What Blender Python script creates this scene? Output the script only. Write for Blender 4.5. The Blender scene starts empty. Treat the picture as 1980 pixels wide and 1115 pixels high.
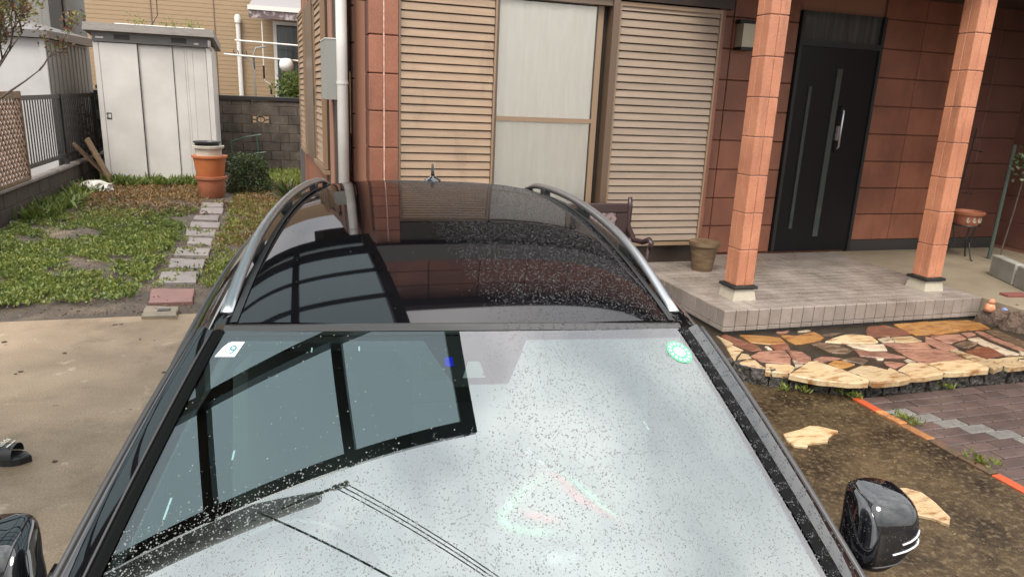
import bpy, bmesh, math, random
import numpy as np
from mathutils import Vector, Matrix, Euler
from mathutils.bvhtree import BVHTree
R = math.radians
rng = random.Random(7)
nrng = np.random.default_rng(11)
C = bpy.context.scene.collection

# ------------------------------------------------------------------ camera, sky, sun, exposure
cam = bpy.data.cameras.new('camera'); cam.sensor_width = 36; cam.lens = 25.13
cam.clip_start = 0.05; cam.clip_end = 2000
co = bpy.data.objects.new('camera', cam); C.objects.link(co); bpy.context.scene.camera = co
Rm = ((.95454, -.0368, .29581), (-.29495, -.26027, .91938), (.04315, -.96483, -.25929))
co.matrix_world = Matrix(((Rm[0][0], -Rm[0][1], -Rm[0][2], 0), (Rm[1][0], -Rm[1][1], -Rm[1][2], 0),
                          (Rm[2][0], -Rm[2][1], -Rm[2][2], 1.95), (0, 0, 0, 1)))
cam.dof.use_dof = False

SUN_EL, SUN_AZ = R(55), R(212)
W = bpy.data.worlds.new('World'); bpy.context.scene.world = W; W.use_nodes = True
nt = W.node_tree; nt.nodes.clear()
sky = nt.nodes.new('ShaderNodeTexSky'); sky.sky_type = 'NISHITA'; sky.sun_disc = False
sky.sun_elevation = SUN_EL; sky.sun_rotation = SUN_AZ
tc = nt.nodes.new('ShaderNodeTexCoord')
nz = nt.nodes.new('ShaderNodeTexNoise'); nz.inputs['Scale'].default_value = 2.6; nz.inputs['Detail'].default_value = 3
rp = nt.nodes.new('ShaderNodeValToRGB')
rp.color_ramp.elements[0].position = .36; rp.color_ramp.elements[0].color = (.56, .575, .59, 1)
rp.color_ramp.elements[1].position = .64; rp.color_ramp.elements[1].color = (1.0, .985, .955, 1)
mul = nt.nodes.new('ShaderNodeMix'); mul.data_type = 'RGBA'; mul.blend_type = 'MULTIPLY'
mul.inputs[0].default_value = 1; mul.inputs[7].default_value = (11, 11, 11, 1)
mx = nt.nodes.new('ShaderNodeMix'); mx.data_type = 'RGBA'; mx.inputs[0].default_value = .88
bg = nt.nodes.new('ShaderNodeBackground'); bg.inputs['Strength'].default_value = .1
ow = nt.nodes.new('ShaderNodeOutputWorld')
L = nt.links.new
L(tc.outputs['Generated'], nz.inputs['Vector']); L(nz.outputs['Fac'], rp.inputs[0])
L(rp.outputs[0], mul.inputs[6]); L(sky.outputs[0], mx.inputs[6]); L(mul.outputs[2], mx.inputs[7])
sxyz = nt.nodes.new('ShaderNodeSeparateXYZ'); L(tc.outputs['Generated'], sxyz.inputs[0])
zr_ = nt.nodes.new('ShaderNodeMapRange'); L(sxyz.outputs[2], zr_.inputs['Value']); zr_.inputs['To Min'].default_value = .46; zr_.inputs['To Max'].default_value = 1.12   # overcast: brightest overhead
mg = nt.nodes.new('ShaderNodeMix'); mg.data_type = 'RGBA'; mg.blend_type = 'MULTIPLY'; mg.inputs[0].default_value = 1; L(mx.outputs[2], mg.inputs[6]); L(zr_.outputs[0], mg.inputs[7])
L(mg.outputs[2], bg.inputs['Color']); L(bg.outputs[0], ow.inputs[0])

sl = bpy.data.lights.new('sun', 'SUN'); sl.energy = 1.0; sl.angle = R(24); sl.color = (1, .95, .86)
so = bpy.data.objects.new('sun', sl); C.objects.link(so)
sd = Vector((math.sin(SUN_AZ) * math.cos(SUN_EL), math.cos(SUN_AZ) * math.cos(SUN_EL), math.sin(SUN_EL)))
so.rotation_euler = sd.to_track_quat('Z', 'Y').to_euler(); so.location = (0, -3, 9)
vs = bpy.context.scene.view_settings
vs.view_transform = 'Standard'; vs.look = 'None'; vs.gamma = 1; vs.use_curve_mapping = False
vs.exposure = 1.82
bpy.context.scene.cycles.max_bounces = 10
bpy.context.scene.cycles.transparent_max_bounces = 16
bpy.context.scene.cycles.use_denoising = True
bpy.context.scene.cycles.sample_clamp_indirect = 6

# ------------------------------------------------------------------ materials
def nodes(name):
    m = bpy.data.materials.new(name); m.use_nodes = True
    t = m.node_tree; t.nodes.clear()
    out = t.nodes.new('ShaderNodeOutputMaterial')
    return m, t, out
def mixc(t, fac, a, b, mode='MIX'):
    n = t.nodes.new('ShaderNodeMix'); n.data_type = 'RGBA'; n.blend_type = mode
    for sock, v in ((0, fac), (6, a), (7, b)):
        if isinstance(v, (int, float)): n.inputs[sock].default_value = v if sock == 0 else (v, v, v, 1)
        elif isinstance(v, tuple): n.inputs[sock].default_value = (*v[:3], 1)
        else: t.links.new(v, n.inputs[sock])
    return n.outputs[2]
def noise(t, scale, detail=4, vec=None, rough=.6, stretch=None):
    n = t.nodes.new('ShaderNodeTexNoise'); n.inputs['Scale'].default_value = scale
    n.inputs['Detail'].default_value = detail; n.inputs['Roughness'].default_value = rough
    v = vec
    if v is None:
        v = t.nodes.new('ShaderNodeNewGeometry').outputs['Position']
    if stretch:
        mp = t.nodes.new('ShaderNodeMapping'); mp.inputs['Scale'].default_value = stretch
        t.links.new(v, mp.inputs['Vector']); v = mp.outputs[0]
    t.links.new(v, n.inputs['Vector'])
    return n.outputs['Fac']
def ramp(t, fac, a, b):
    n = t.nodes.new('ShaderNodeMapRange'); n.inputs['From Min'].default_value = a; n.inputs['From Max'].default_value = b
    t.links.new(fac, n.inputs['Value']); return n.outputs[0]
def M(name, col, col2=None, rough=.6, ns=4., lo=.35, hi=.65, bump=None, rnd=0., spec=.5, metal=0., coat=0.,
      fine=0., stretch=None, dirt=None, rough2=None):
    m, t, out = nodes(name)
    b = t.nodes.new('ShaderNodeBsdfPrincipled'); t.links.new(b.outputs[0], out.inputs[0])
    b.inputs['Roughness'].default_value = rough; b.inputs['Metallic'].default_value = metal
    b.inputs['Specular IOR Level'].default_value = spec; b.inputs['Coat Weight'].default_value = coat
    c = None
    if col2 is not None:
        f = ramp(t, noise(t, ns, 5, stretch=stretch), lo, hi); c = mixc(t, f, col, col2)
        if rough2 is not None:
            mr = t.nodes.new('ShaderNodeMapRange'); t.links.new(f, mr.inputs['Value'])
            mr.inputs['To Min'].default_value = rough; mr.inputs['To Max'].default_value = rough2
            t.links.new(mr.outputs[0], b.inputs['Roughness'])
    else:
        rgb = t.nodes.new('ShaderNodeRGB'); rgb.outputs[0].default_value = (*col, 1); c = rgb.outputs[0]
    if dirt:
        dcol, ds, dlo, dhi = dirt[:4]
        f = ramp(t, noise(t, ds, 6, stretch=dirt[4] if len(dirt) > 4 else None), dlo, dhi); c = mixc(t, f, c, dcol)
    if fine:
        f = noise(t, 90, 3); mr = t.nodes.new('ShaderNodeMapRange'); t.links.new(f, mr.inputs['Value'])
        mr.inputs['From Min'].default_value = .25; mr.inputs['From Max'].default_value = .75
        mr.inputs['To Min'].default_value = 1 - fine; mr.inputs['To Max'].default_value = 1 + fine
        c = mixc(t, 1., c, mr.outputs[0], 'MULTIPLY')
    if rnd:
        oi = t.nodes.new('ShaderNodeObjectInfo'); mr = t.nodes.new('ShaderNodeMapRange')
        t.links.new(oi.outputs['Random'], mr.inputs['Value'])
        mr.inputs['To Min'].default_value = 1 - rnd; mr.inputs['To Max'].default_value = 1 + rnd
        c = mixc(t, 1., c, mr.outputs[0], 'MULTIPLY')
    t.links.new(c, b.inputs['Base Color'])
    if bump:
        bn = t.nodes.new('ShaderNodeBump'); bn.inputs['Strength'].default_value = bump[1]
        bn.inputs['Distance'].default_value = bump[2] if len(bump) > 2 else .01
        t.links.new(noise(t, bump[0], 6), bn.inputs['Height']); t.links.new(bn.outputs[0], b.inputs['Normal'])
    return m
def leafmat(name, a, b, rough=.5, ns=6):
    m, t, out = nodes(name)
    d = t.nodes.new('ShaderNodeBsdfPrincipled'); d.inputs['Roughness'].default_value = rough
    tr = t.nodes.new('ShaderNodeBsdfTranslucent'); mixs = t.nodes.new('ShaderNodeMixShader'); mixs.inputs[0].default_value = .25
    gp = t.nodes.new('ShaderNodeNewGeometry')
    c = mixc(t, gp.outputs['Random Per Island'], a, b)
    c = mixc(t, ramp(t, noise(t, ns, 3), .3, .7), c, tuple(x * .55 for x in a))
    t.links.new(c, d.inputs['Base Color']); t.links.new(c, tr.inputs['Color'])
    t.links.new(d.outputs[0], mixs.inputs[1]); t.links.new(tr.outputs[0], mixs.inputs[2]); t.links.new(mixs.outputs[0], out.inputs[0])
    return m
def glassmat(name, ior, tint, rough=.0, gl=(1, 1, 1)):
    m, t, out = nodes(name)
    f = t.nodes.new('ShaderNodeFresnel'); f.inputs['IOR'].default_value = ior
    tr = t.nodes.new('ShaderNodeBsdfTransparent'); tr.inputs['Color'].default_value = (*tint, 1)
    g = t.nodes.new('ShaderNodeBsdfGlossy'); g.inputs['Roughness'].default_value = rough; g.inputs['Color'].default_value = (*gl, 1)
    mixs = t.nodes.new('ShaderNodeMixShader')
    t.links.new(f.outputs[0], mixs.inputs[0]); t.links.new(tr.outputs[0], mixs.inputs[1]); t.links.new(g.outputs[0], mixs.inputs[2])
    t.links.new(mixs.outputs[0], out.inputs[0])
    return m
mt = {}
mt['paint'] = M('black_paint', (.004, .004, .005), rough=.03, spec=1.)
def roofmat():
    m, t, out = nodes('black_roof_paint')
    d = t.nodes.new('ShaderNodeBsdfDiffuse'); d.inputs['Color'].default_value = (.004, .004, .005, 1)
    g = t.nodes.new('ShaderNodeBsdfGlossy'); g.inputs['Roughness'].default_value = .03; g.inputs['Color'].default_value = (.60, .575, .575, 1)
    f = t.nodes.new('ShaderNodeFresnel'); f.inputs['IOR'].default_value = 1.8; ms = t.nodes.new('ShaderNodeMixShader')
    t.links.new(f.outputs[0], ms.inputs[0]); t.links.new(d.outputs[0], ms.inputs[1]); t.links.new(g.outputs[0], ms.inputs[2]); t.links.new(ms.outputs[0], out.inputs[0]); return m
mt['roofpaint'] = roofmat()
mt['black_gloss'] = M('black_gloss_trim', (.006, .006, .006), rough=.08)
mt['rubber'] = M('black_rubber', (.012, .012, .012), rough=.45)
mt['matblack'] = M('matt_black_moulding', (.003, .003, .003), rough=.5, spec=.06)
mt['rimtrim'] = M('painted_sheen_trim', (.6, .6, .61), rough=.35)  # matt pale grey stands in for sky mirrored in the slats
mt['strip'] = M('grey_header_trim', (.035, .033, .033), rough=.38)
mt['satin'] = M('satin_aluminium', (.40, .41, .42), rough=.34, metal=1.)
mt['chrome'] = M('chrome', (.75, .75, .76), rough=.12, metal=1.)
mt['interior'] = M('dark_interior_plastic', (.03, .033, .032), rough=.7)
mt['liner'] = M('light_grey_headliner', (.22, .23, .22), rough=.9)
mt['frit'] = M('black_glass_print', (.008, .007, .008), rough=.5)
mt['seat'] = M('dark_seat_cloth', (.09, .10, .10), rough=.9)
mt['tyre'] = M('tyre_rubber', (.012, .012, .012), rough=.8)
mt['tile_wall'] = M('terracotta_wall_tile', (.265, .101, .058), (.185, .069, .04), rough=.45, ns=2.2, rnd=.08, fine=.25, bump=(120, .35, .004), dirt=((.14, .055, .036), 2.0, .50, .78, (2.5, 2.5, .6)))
mt['tile_brown_shade'] = M('brown_and_shaded_wall_tile', (.13, .055, .037), (.10, .04, .028), rough=.5, ns=3, rnd=.05, fine=.25, bump=(120, .35, .004))  # darker copy of the wall tile; in the recess it paints the shade
mt['tile_pillar'] = M('lit_orange_pillar_tile', (.48, .205, .115), (.38, .15, .083), rough=.45, ns=2.5, rnd=.06, dirt=((.22, .09, .055), 3, .56, .8, (3, 3, .5)), fine=.2, bump=(120, .35, .004))  # lighter copy of the wall tile, overexposed brightness put into its colour
mt['mortar'] = M('pale_pink_joint', (.26, .125, .08), rough=.8)
mt['caulk'] = M('pale_sealant', (.6, .42, .33), rough=.6, ns=30, col2=(.4, .2, .14))
mt['shutter'] = M('beige_shutter_metal', (.315, .212, .135), (.26, .172, .107), rough=.42, ns=3, rnd=.07, dirt=((.17, .11, .068), 2.2, .56, .85, (3, 3, .7)), stretch=(1, 1, 8))
mt['shutter_r'] = M('grey_beige_shutter_metal', (.275, .207, .155), (.235, .175, .128), rough=.45, ns=3, rnd=.07, stretch=(1, 1, 8))
mt['bronze'] = M('bronze_aluminium', (.11, .07, .045), rough=.35, spec=.6)
mt['bronze_l'] = M('light_bronze_aluminium', (.24, .16, .10), rough=.38)
mt['darkwood'] = M('dark_brown_panel', (.03, .017, .011), (.02, .012, .008), rough=.5)
mt['curtain'] = M('white_curtain', (.92, .87, .79), (.87, .82, .73), rough=.9, ns=5, stretch=(6, 6, .6))
mt['pipe'] = M('white_plastic_pipe', (.62, .60, .57), (.5, .48, .46), rough=.4, ns=2)
mt['box_grey'] = M('grey_meter_box', (.22, .22, .20), rough=.45)
mt['eave'] = M('brown_eave', (.05, .032, .024), rough=.6)
mt['greyband'] = M('grey_band', (.10, .095, .09), rough=.5)
mt['door'] = M('black_door', (.008, .008, .009), rough=.3, spec=.25)
mt['doorglass'] = M('dark_glass', (.05, .06, .055), rough=.08)
mt['porch_tile'] = M('grey_porch_tile', (.27, .226, .197), (.185, .153, .128), rough=.42, ns=3, rnd=.08, fine=.12, rough2=.25)
mt['grout'] = M('dark_grout', (.035, .03, .027), rough=.8)
mt['concrete_b'] = M('beige_concrete', (.27, .22, .155), (.2, .16, .11), rough=.6, ns=2, fine=.1, bump=(60, .2))
mt['pedestal'] = M('pale_pedestal_concrete', (.45, .40, .31), (.36, .31, .24), rough=.7, ns=6, fine=.1)
mt['granite'] = M('dark_split_stone', (.085, .074, .064), (.022, .019, .016), rough=.35, ns=40, lo=.4, hi=.6, bump=(45, 1., .03), fine=.4)
mt['mud'] = M('wet_dark_mortar', (.034, .025, .016), (.018, .013, .009), rough=.35, ns=9, bump=(80, .4))
fl = dict(cream=((.40, .28, .15), (.44, .335, .205), (.22, .10, .035)), pale=((.46, .37, .27), (.38, .29, .20), (.17, .11, .06)), orange=((.27, .11, .022), (.32, .165, .05), (.15, .05, .02)),
          red=((.17, .055, .03), (.12, .04, .022), (.22, .10, .05)), pink=((.30, .15, .10), (.21, .10, .068), (.12, .055, .035)), brown=((.10, .06, .035), (.055, .035, .022), (.2, .13, .08)))
for k, (a, b, c) in fl.items():
    mt['fl_' + k] = M(k + '_flagstone', a, b, rough=.28, ns=4, rnd=.2, bump=(18, .5, .02), fine=.12, dirt=(c, 7, .50, .66, (1, 3., 1)))
mt['paver'] = M('red_brown_paver', (.085, .054, .045), (.055, .036, .031), rough=.42, ns=6, rnd=.22, fine=.3, bump=(150, .5, .004))
mt['paver_w'] = M('grey_white_paver', (.15, .14, .125), (.11, .1, .09), rough=.5, ns=20, rnd=.1, fine=.4)
mt['brick_o'] = M('orange_brick', (.42, .06, .015), (.34, .07, .02), rough=.5, ns=9, rnd=.15, fine=.15)
mt['brick_w'] = M('worn_orange_brick', (.38, .16, .05), (.17, .07, .03), rough=.6, ns=12, rnd=.2, fine=.3)
mt['brick_m'] = M('mossy_brick', (.10, .05, .025), (.05, .035, .018), rough=.6, ns=14, fine=.3)
mt['slab_g'] = M('grey_pink_paving_slab', (.185, .16, .15), (.135, .115, .107), rough=.6, ns=6, rnd=.1, fine=.2, dirt=((.04, .03, .022), 11, .62, .68))
mt['slab_p'] = M('pink_paving_slab', (.17, .083, .07), (.135, .066, .056), rough=.6, ns=5, fine=.12)
mt['lid'] = M('old_concrete_lid', (.20, .16, .11), (.12, .1, .075), rough=.7, ns=5, fine=.2)
mt['soil'] = M('damp_garden_soil', (.042, .031, .022), (.08, .058, .039), rough=.75, ns=5, fine=.5, bump=(70, .9, .02), dirt=((.16, .12, .075), 1.3, .55, .7))
mt['shed'] = M('stained_white_steel', (.53, .50, .47), (.44, .415, .385), rough=.4, ns=1.3, dirt=((.43, .405, .365), .9, .5, .85))
mt['shed2'] = M('white_steel_wall', (.42, .405, .395), (.36, .345, .335), rough=.45, ns=2)
mt['shed3'] = M('grey_ribbed_steel', (.22, .21, .195), (.16, .15, .135), rough=.5, ns=4, stretch=(4, 4, .5))
mt['fascia'] = M('grey_fascia', (.12, .11, .105), rough=.4)
mt['roofsteel'] = M('weathered_grey_roof_steel', (.20, .175, .155), (.26, .24, .22), rough=.5, ns=6, stretch=(1, 1, 6))
mt['vent'] = M('dark_vent', (.03, .026, .024), rough=.6)
mt['siding'] = M('beige_siding', (.30, .205, .118), (.26, .172, .095), rough=.6, ns=9, stretch=(.5, .5, 6), fine=.12)
mt['white'] = M('white_painted_metal', (.6, .57, .53), rough=.45)
mt['awning'] = M('grey_white_awning', (.24, .225, .225), rough=.7)
mt['valance'] = M('mottled_awning_valance', (.10, .07, .07), (.35, .3, .3), rough=.8, ns=9, lo=.5, hi=.65)
mt['nwin'] = M('dark_window_glass', (.035, .04, .04), (.07, .08, .075), rough=.1, ns=3, stretch=(6, 6, .3))
mt['block'] = M('stained_concrete_block', (.085, .066, .05), (.038, .029, .022), rough=.8, ns=4, rnd=.2, fine=.25, bump=(60, .5), dirt=((.13, .105, .09), 2.6, .58, .75))
mt['blockcap'] = M('black_wall_cap', (.012, .01, .009), rough=.5)
mt['fence'] = M('dark_brown_fence_metal', (.014, .011, .01), rough=.4)
mt['lowwall'] = M('mossy_block_wall', (.05, .035, .024), (.028, .02, .014), rough=.8, ns=3, fine=.3, bump=(50, .6))
mt['coping'] = M('wet_grey_coping', (.19, .165, .145), (.11, .095, .08), rough=.45, ns=4)
mt['lattice'] = M('weathered_lattice_wood', (.33, .22, .16), (.20, .125, .085), rough=.8, ns=8, rnd=.15)
mt['wood'] = M('old_wet_board', (.20, .13, .07), (.10, .06, .03), rough=.6, ns=8, stretch=(1, 1, 6), rnd=.3)
mt['terracotta'] = M('terracotta_plastic', (.42, .135, .045), (.36, .105, .035), rough=.5, ns=4)
mt['terracotta2'] = M('terracotta_clay', (.34, .12, .06), (.28, .095, .05), rough=.6, ns=5)
mt['cream_pot'] = M('cream_pot_plastic', (.50, .47, .40), (.40, .36, .30), rough=.5, ns=5)
mt['black_pl'] = M('black_plastic', (.012, .012, .015), rough=.35)
mt['bag'] = M('white_plastic_bag', (.55, .52, .48), (.35, .32, .28), rough=.5, ns=9)
mt['bark'] = M('grey_brown_bark', (.11, .085, .07), (.06, .045, .037), rough=.9, ns=20)
mt['bench'] = M('brown_cast_iron', (.04, .023, .022), rough=.35)
mt['bench_s'] = M('pale_brown_bench_panel', (.22, .16, .16), rough=.5)
mt['green_pole'] = M('green_grey_pole', (.05, .065, .05), rough=.5)
mt['black_iron'] = M('black_iron', (.012, .013, .012), rough=.5)
mt['cblock'] = M('grey_concrete_block', (.30, .285, .245), (.22, .205, .175), rough=.75, ns=5, fine=.15)
mt['rock'] = M('rough_brown_rock', (.12, .075, .052), (.045, .032, .023), rough=.7, ns=9, rnd=.3, fine=.3, bump=(25, 1., .03))
mt['gravel_y'] = M('yellow_gravel', (.35, .26, .13), (.2, .15, .09), rough=.7, ns=30, rnd=.2)
mt['fig_o'] = M('orange_ceramic', (.5, .16, .06), (.55, .33, .22), rough=.4, ns=25)
mt['fig_b'] = M('blue_glass_ball', (.08, .16, .42), (.3, .36, .5), rough=.2, ns=25)
mt['redbrick'] = M('dark_red_brick', (.16, .045, .035), (.22, .09, .075), rough=.6, ns=4)
mt['sandal'] = M('black_sandal_foam', (.012, .013, .015), rough=.5)
mt['print_w'] = M('white_print', (.62, .60, .5), rough=.6)
mt['camglass'] = M('pale_camera_window', (.22, .225, .225), rough=.3)
mt['sticker'] = M('white_sticker', (.66, .74, .73), rough=.6)
mt['sticker_t'] = M('pale_blue_print', (.04, .17, .21), rough=.6)
mt['sticker_g'] = M('green_sticker', (.09, .52, .20), rough=.6)
mt['blue'] = M('blue_sensor', (.01, .02, .55), rough=.3)
def glaremat(name, col, k):  # windscreen glare painted as a see-through matt colour
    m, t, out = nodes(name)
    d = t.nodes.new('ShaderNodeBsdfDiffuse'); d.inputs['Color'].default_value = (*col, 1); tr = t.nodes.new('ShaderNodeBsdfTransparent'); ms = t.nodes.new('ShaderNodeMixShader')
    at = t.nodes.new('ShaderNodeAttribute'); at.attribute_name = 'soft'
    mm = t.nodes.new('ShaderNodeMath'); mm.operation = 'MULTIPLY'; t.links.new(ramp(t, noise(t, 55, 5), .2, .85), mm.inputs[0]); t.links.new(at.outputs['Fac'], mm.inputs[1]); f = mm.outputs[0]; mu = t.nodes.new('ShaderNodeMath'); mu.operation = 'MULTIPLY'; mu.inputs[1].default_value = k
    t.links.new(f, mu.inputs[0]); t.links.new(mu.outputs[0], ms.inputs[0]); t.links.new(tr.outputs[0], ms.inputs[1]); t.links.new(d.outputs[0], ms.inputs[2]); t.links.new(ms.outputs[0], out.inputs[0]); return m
mt['glare_g'] = glaremat('greenish_glare', (.55, .95, .75), .30)
mt['glare_p'] = glaremat('pinkish_glare', (.9, .45, .45), .25)
mt['glare_w'] = glaremat('pale_glare', (.75, .9, .92), .25)
mt['frame_blk'] = M('black_carport_aluminium', (.006, .006, .007), rough=.35)
mt['pole'] = M('concrete_pole', (.12, .117, .11), (.075, .072, .069), rough=.75, ns=8, stretch=(1, 1, .3))
mt['cable'] = M('black_cable', (.01, .01, .01), rough=.6)
mt['lamp'] = M('cream_lamp_glass', (.5, .45, .33), rough=.3)
mt['lamp_w'] = M('white_globe', (.72, .70, .68), rough=.3)
mt['hose'] = M('green_hose', (.03, .08, .05), rough=.4)
mt['leaf'] = leafmat('weed_leaf', (.10, .155, .027), (.24, .265, .065))
mt['leaf_d'] = leafmat('dark_bush_leaf', (.035, .062, .02), (.10, .105, .035))
mt['leaf_dry'] = leafmat('dry_grass_blade', (.26, .17, .06), (.20, .09, .035))
mt['leaf_dead'] = leafmat('dead_leaf', (.13, .06, .045), (.16, .11, .055))
mt['leaf_y'] = leafmat('yellow_green_leaf', (.16, .21, .03), (.26, .25, .07))
mt['leaf_r'] = leafmat('red_green_leaf', (.22, .08, .05), (.14, .12, .04))
mt['leaf_v'] = leafmat('variegated_leaf', (.06, .12, .035), (.4, .42, .28))
mt['green_far'] = leafmat('far_hedge_leaf', (.03, .06, .02), (.06, .09, .03))

mt['water_d'] = M('rain_water_on_paint', (.03, .03, .031), rough=.06, spec=.4)
mt['water'] = M('rain_water', (.15, .158, .158), rough=.05, spec=.32)
mt['water'].node_tree.nodes['Principled BSDF'].inputs['IOR'].default_value = 1.33
def windscreen_mat():
    m, t, out = nodes('windscreen_glass')
    def A(n): a = t.nodes.new('ShaderNodeAttribute'); a.attribute_name = n; return a.outputs['Fac']
    def mth(op, a, b=None):
        n = t.nodes.new('ShaderNodeMath'); n.operation = op
        for i, v in enumerate((a, b)):
            if v is None: continue
            if isinstance(v, (int, float)): n.inputs[i].default_value = v
            else: t.links.new(v, n.inputs[i])
        return n.outputs[0]
    u, v = A('gu'), A('gv')
    # the printed border behind the glass kills the inner surface's reflection
    k = ramp(t, mth('ABSOLUTE', mth('SUBTRACT', u, .035)), .10, .21)
    lim = mth('SUBTRACT', .153, mth('MULTIPLY', k, .125))
    top = ramp(t, mth('SUBTRACT', lim, v), -.0012, .0012); sd_ = ramp(t, mth('ABSOLUTE', u), .953, .957)
    pr = mth('MAXIMUM', top, sd_)
    f = t.nodes.new('ShaderNodeFresnel'); t.links.new(mth('SUBTRACT', 2.85, mth('MULTIPLY', pr, .5)), f.inputs['IOR'])
    tr = t.nodes.new('ShaderNodeBsdfTransparent'); tr.inputs['Color'].default_value = (.70, .86, .83, 1)
    g = t.nodes.new('ShaderNodeBsdfGlossy'); g.inputs['Roughness'].default_value = 0
    t.links.new(mixc(t, pr, (.93, 1., .99), (1., .965, .985)), g.inputs['Color'])
    ms = t.nodes.new('ShaderNodeMixShader'); t.links.new(f.outputs[0], ms.inputs[0]); t.links.new(tr.outputs[0], ms.inputs[1]); t.links.new(g.outputs[0], ms.inputs[2])
    t.links.new(ms.outputs[0], out.inputs[0]); return m
mt['glass_w'] = windscreen_mat()
mt['glass_s'] = glassmat('tinted_side_glass', 1.6, (.4, .43, .42))
mt['glass_h'] = glassmat('house_window_glass', 1.45, (.97, .97, .96))
def polycarb():
    m, t, out = nodes('smoke_blue_polycarbonate')
    tr = t.nodes.new('ShaderNodeBsdfTranslucent'); tr.inputs['Color'].default_value = (.235, .30, .325, 1)
    g = t.nodes.new('ShaderNodeBsdfGlossy'); g.inputs['Roughness'].default_value = .08; g.inputs['Color'].default_value = (.9, .9, .9, 1)
    f = t.nodes.new('ShaderNodeFresnel'); f.inputs['IOR'].default_value = 1.08
    ms = t.nodes.new('ShaderNodeMixShader')
    t.links.new(f.outputs[0], ms.inputs[0]); t.links.new(tr.outputs[0], ms.inputs[1]); t.links.new(g.outputs[0], ms.inputs[2])
    t.links.new(ms.outputs[0], out.inputs[0]); return m
mt['poly'] = polycarb()
def driveway_mat():
    m, t, out = nodes('driveway_concrete')
    b = t.nodes.new('ShaderNodeBsdfPrincipled'); t.links.new(b.outputs[0], out.inputs[0])
    dry = mixc(t, ramp(t, noise(t, 1.6, 6), .35, .7), (.275, .205, .135), (.17, .124, .08))
    dry = mixc(t, ramp(t, noise(t, 5, 6), .62, .75), dry, (.42, .36, .27))
    dry = mixc(t, ramp(t, noise(t, .9, 7, rough=.75), .5, .68), dry, (.115, .08, .05))
    dry = mixc(t, ramp(t, noise(t, 14, 4), .66, .72), dry, (.12, .085, .055))
    moss = mixc(t, ramp(t, noise(t, 2.3, 7, rough=.7), .38, .66), (.015, .009, .0045), (.080, .053, .026))
    moss = mixc(t, ramp(t, noise(t, 30, 5), .5, .75), moss, (.14, .10, .056))
    g = t.nodes.new('ShaderNodeNewGeometry'); sx = t.nodes.new('ShaderNodeSeparateXYZ'); t.links.new(g.outputs['Position'], sx.inputs[0])
    ad = t.nodes.new('ShaderNodeMath'); ad.operation = 'ADD'; t.links.new(sx.outputs[0], ad.inputs[0])
    sc = t.nodes.new('ShaderNodeMath'); sc.operation = 'MULTIPLY'; sc.inputs[1].default_value = 1.2; t.links.new(noise(t, 1.2, 5), sc.inputs[0]); t.links.new(sc.outputs[0], ad.inputs[1])
    f = ramp(t, ad.outputs[0], 1.1, 2.0)
    c = mixc(t, f, dry, moss)
    fn = noise(t, 110, 3); mr = t.nodes.new('ShaderNodeMapRange'); t.links.new(fn, mr.inputs['Value'])
    mr.inputs['From Min'].default_value = .3; mr.inputs['From Max'].default_value = .7; mr.inputs['To Min'].default_value = .72; mr.inputs['To Max'].default_value = 1.28
    c = mixc(t, 1., c, mr.outputs[0], 'MULTIPLY')
    t.links.new(c, b.inputs['Base Color'])
    rr = t.nodes.new('ShaderNodeMapRange'); t.links.new(f, rr.inputs['Value']); rr.inputs['To Min'].default_value = .5; rr.inputs['To Max'].default_value = .4
    t.links.new(rr.outputs[0], b.inputs['Roughness'])
    b.inputs['Specular IOR Level'].default_value = .22
    bn = t.nodes.new('ShaderNodeBump'); bn.inputs['Strength'].default_value = .5; bn.inputs['Distance'].default_value = .006
    t.links.new(noise(t, 120, 6), bn.inputs['Height']); t.links.new(bn.outputs[0], b.inputs['Normal'])
    return m
mt['drive'] = driveway_mat()

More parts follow.
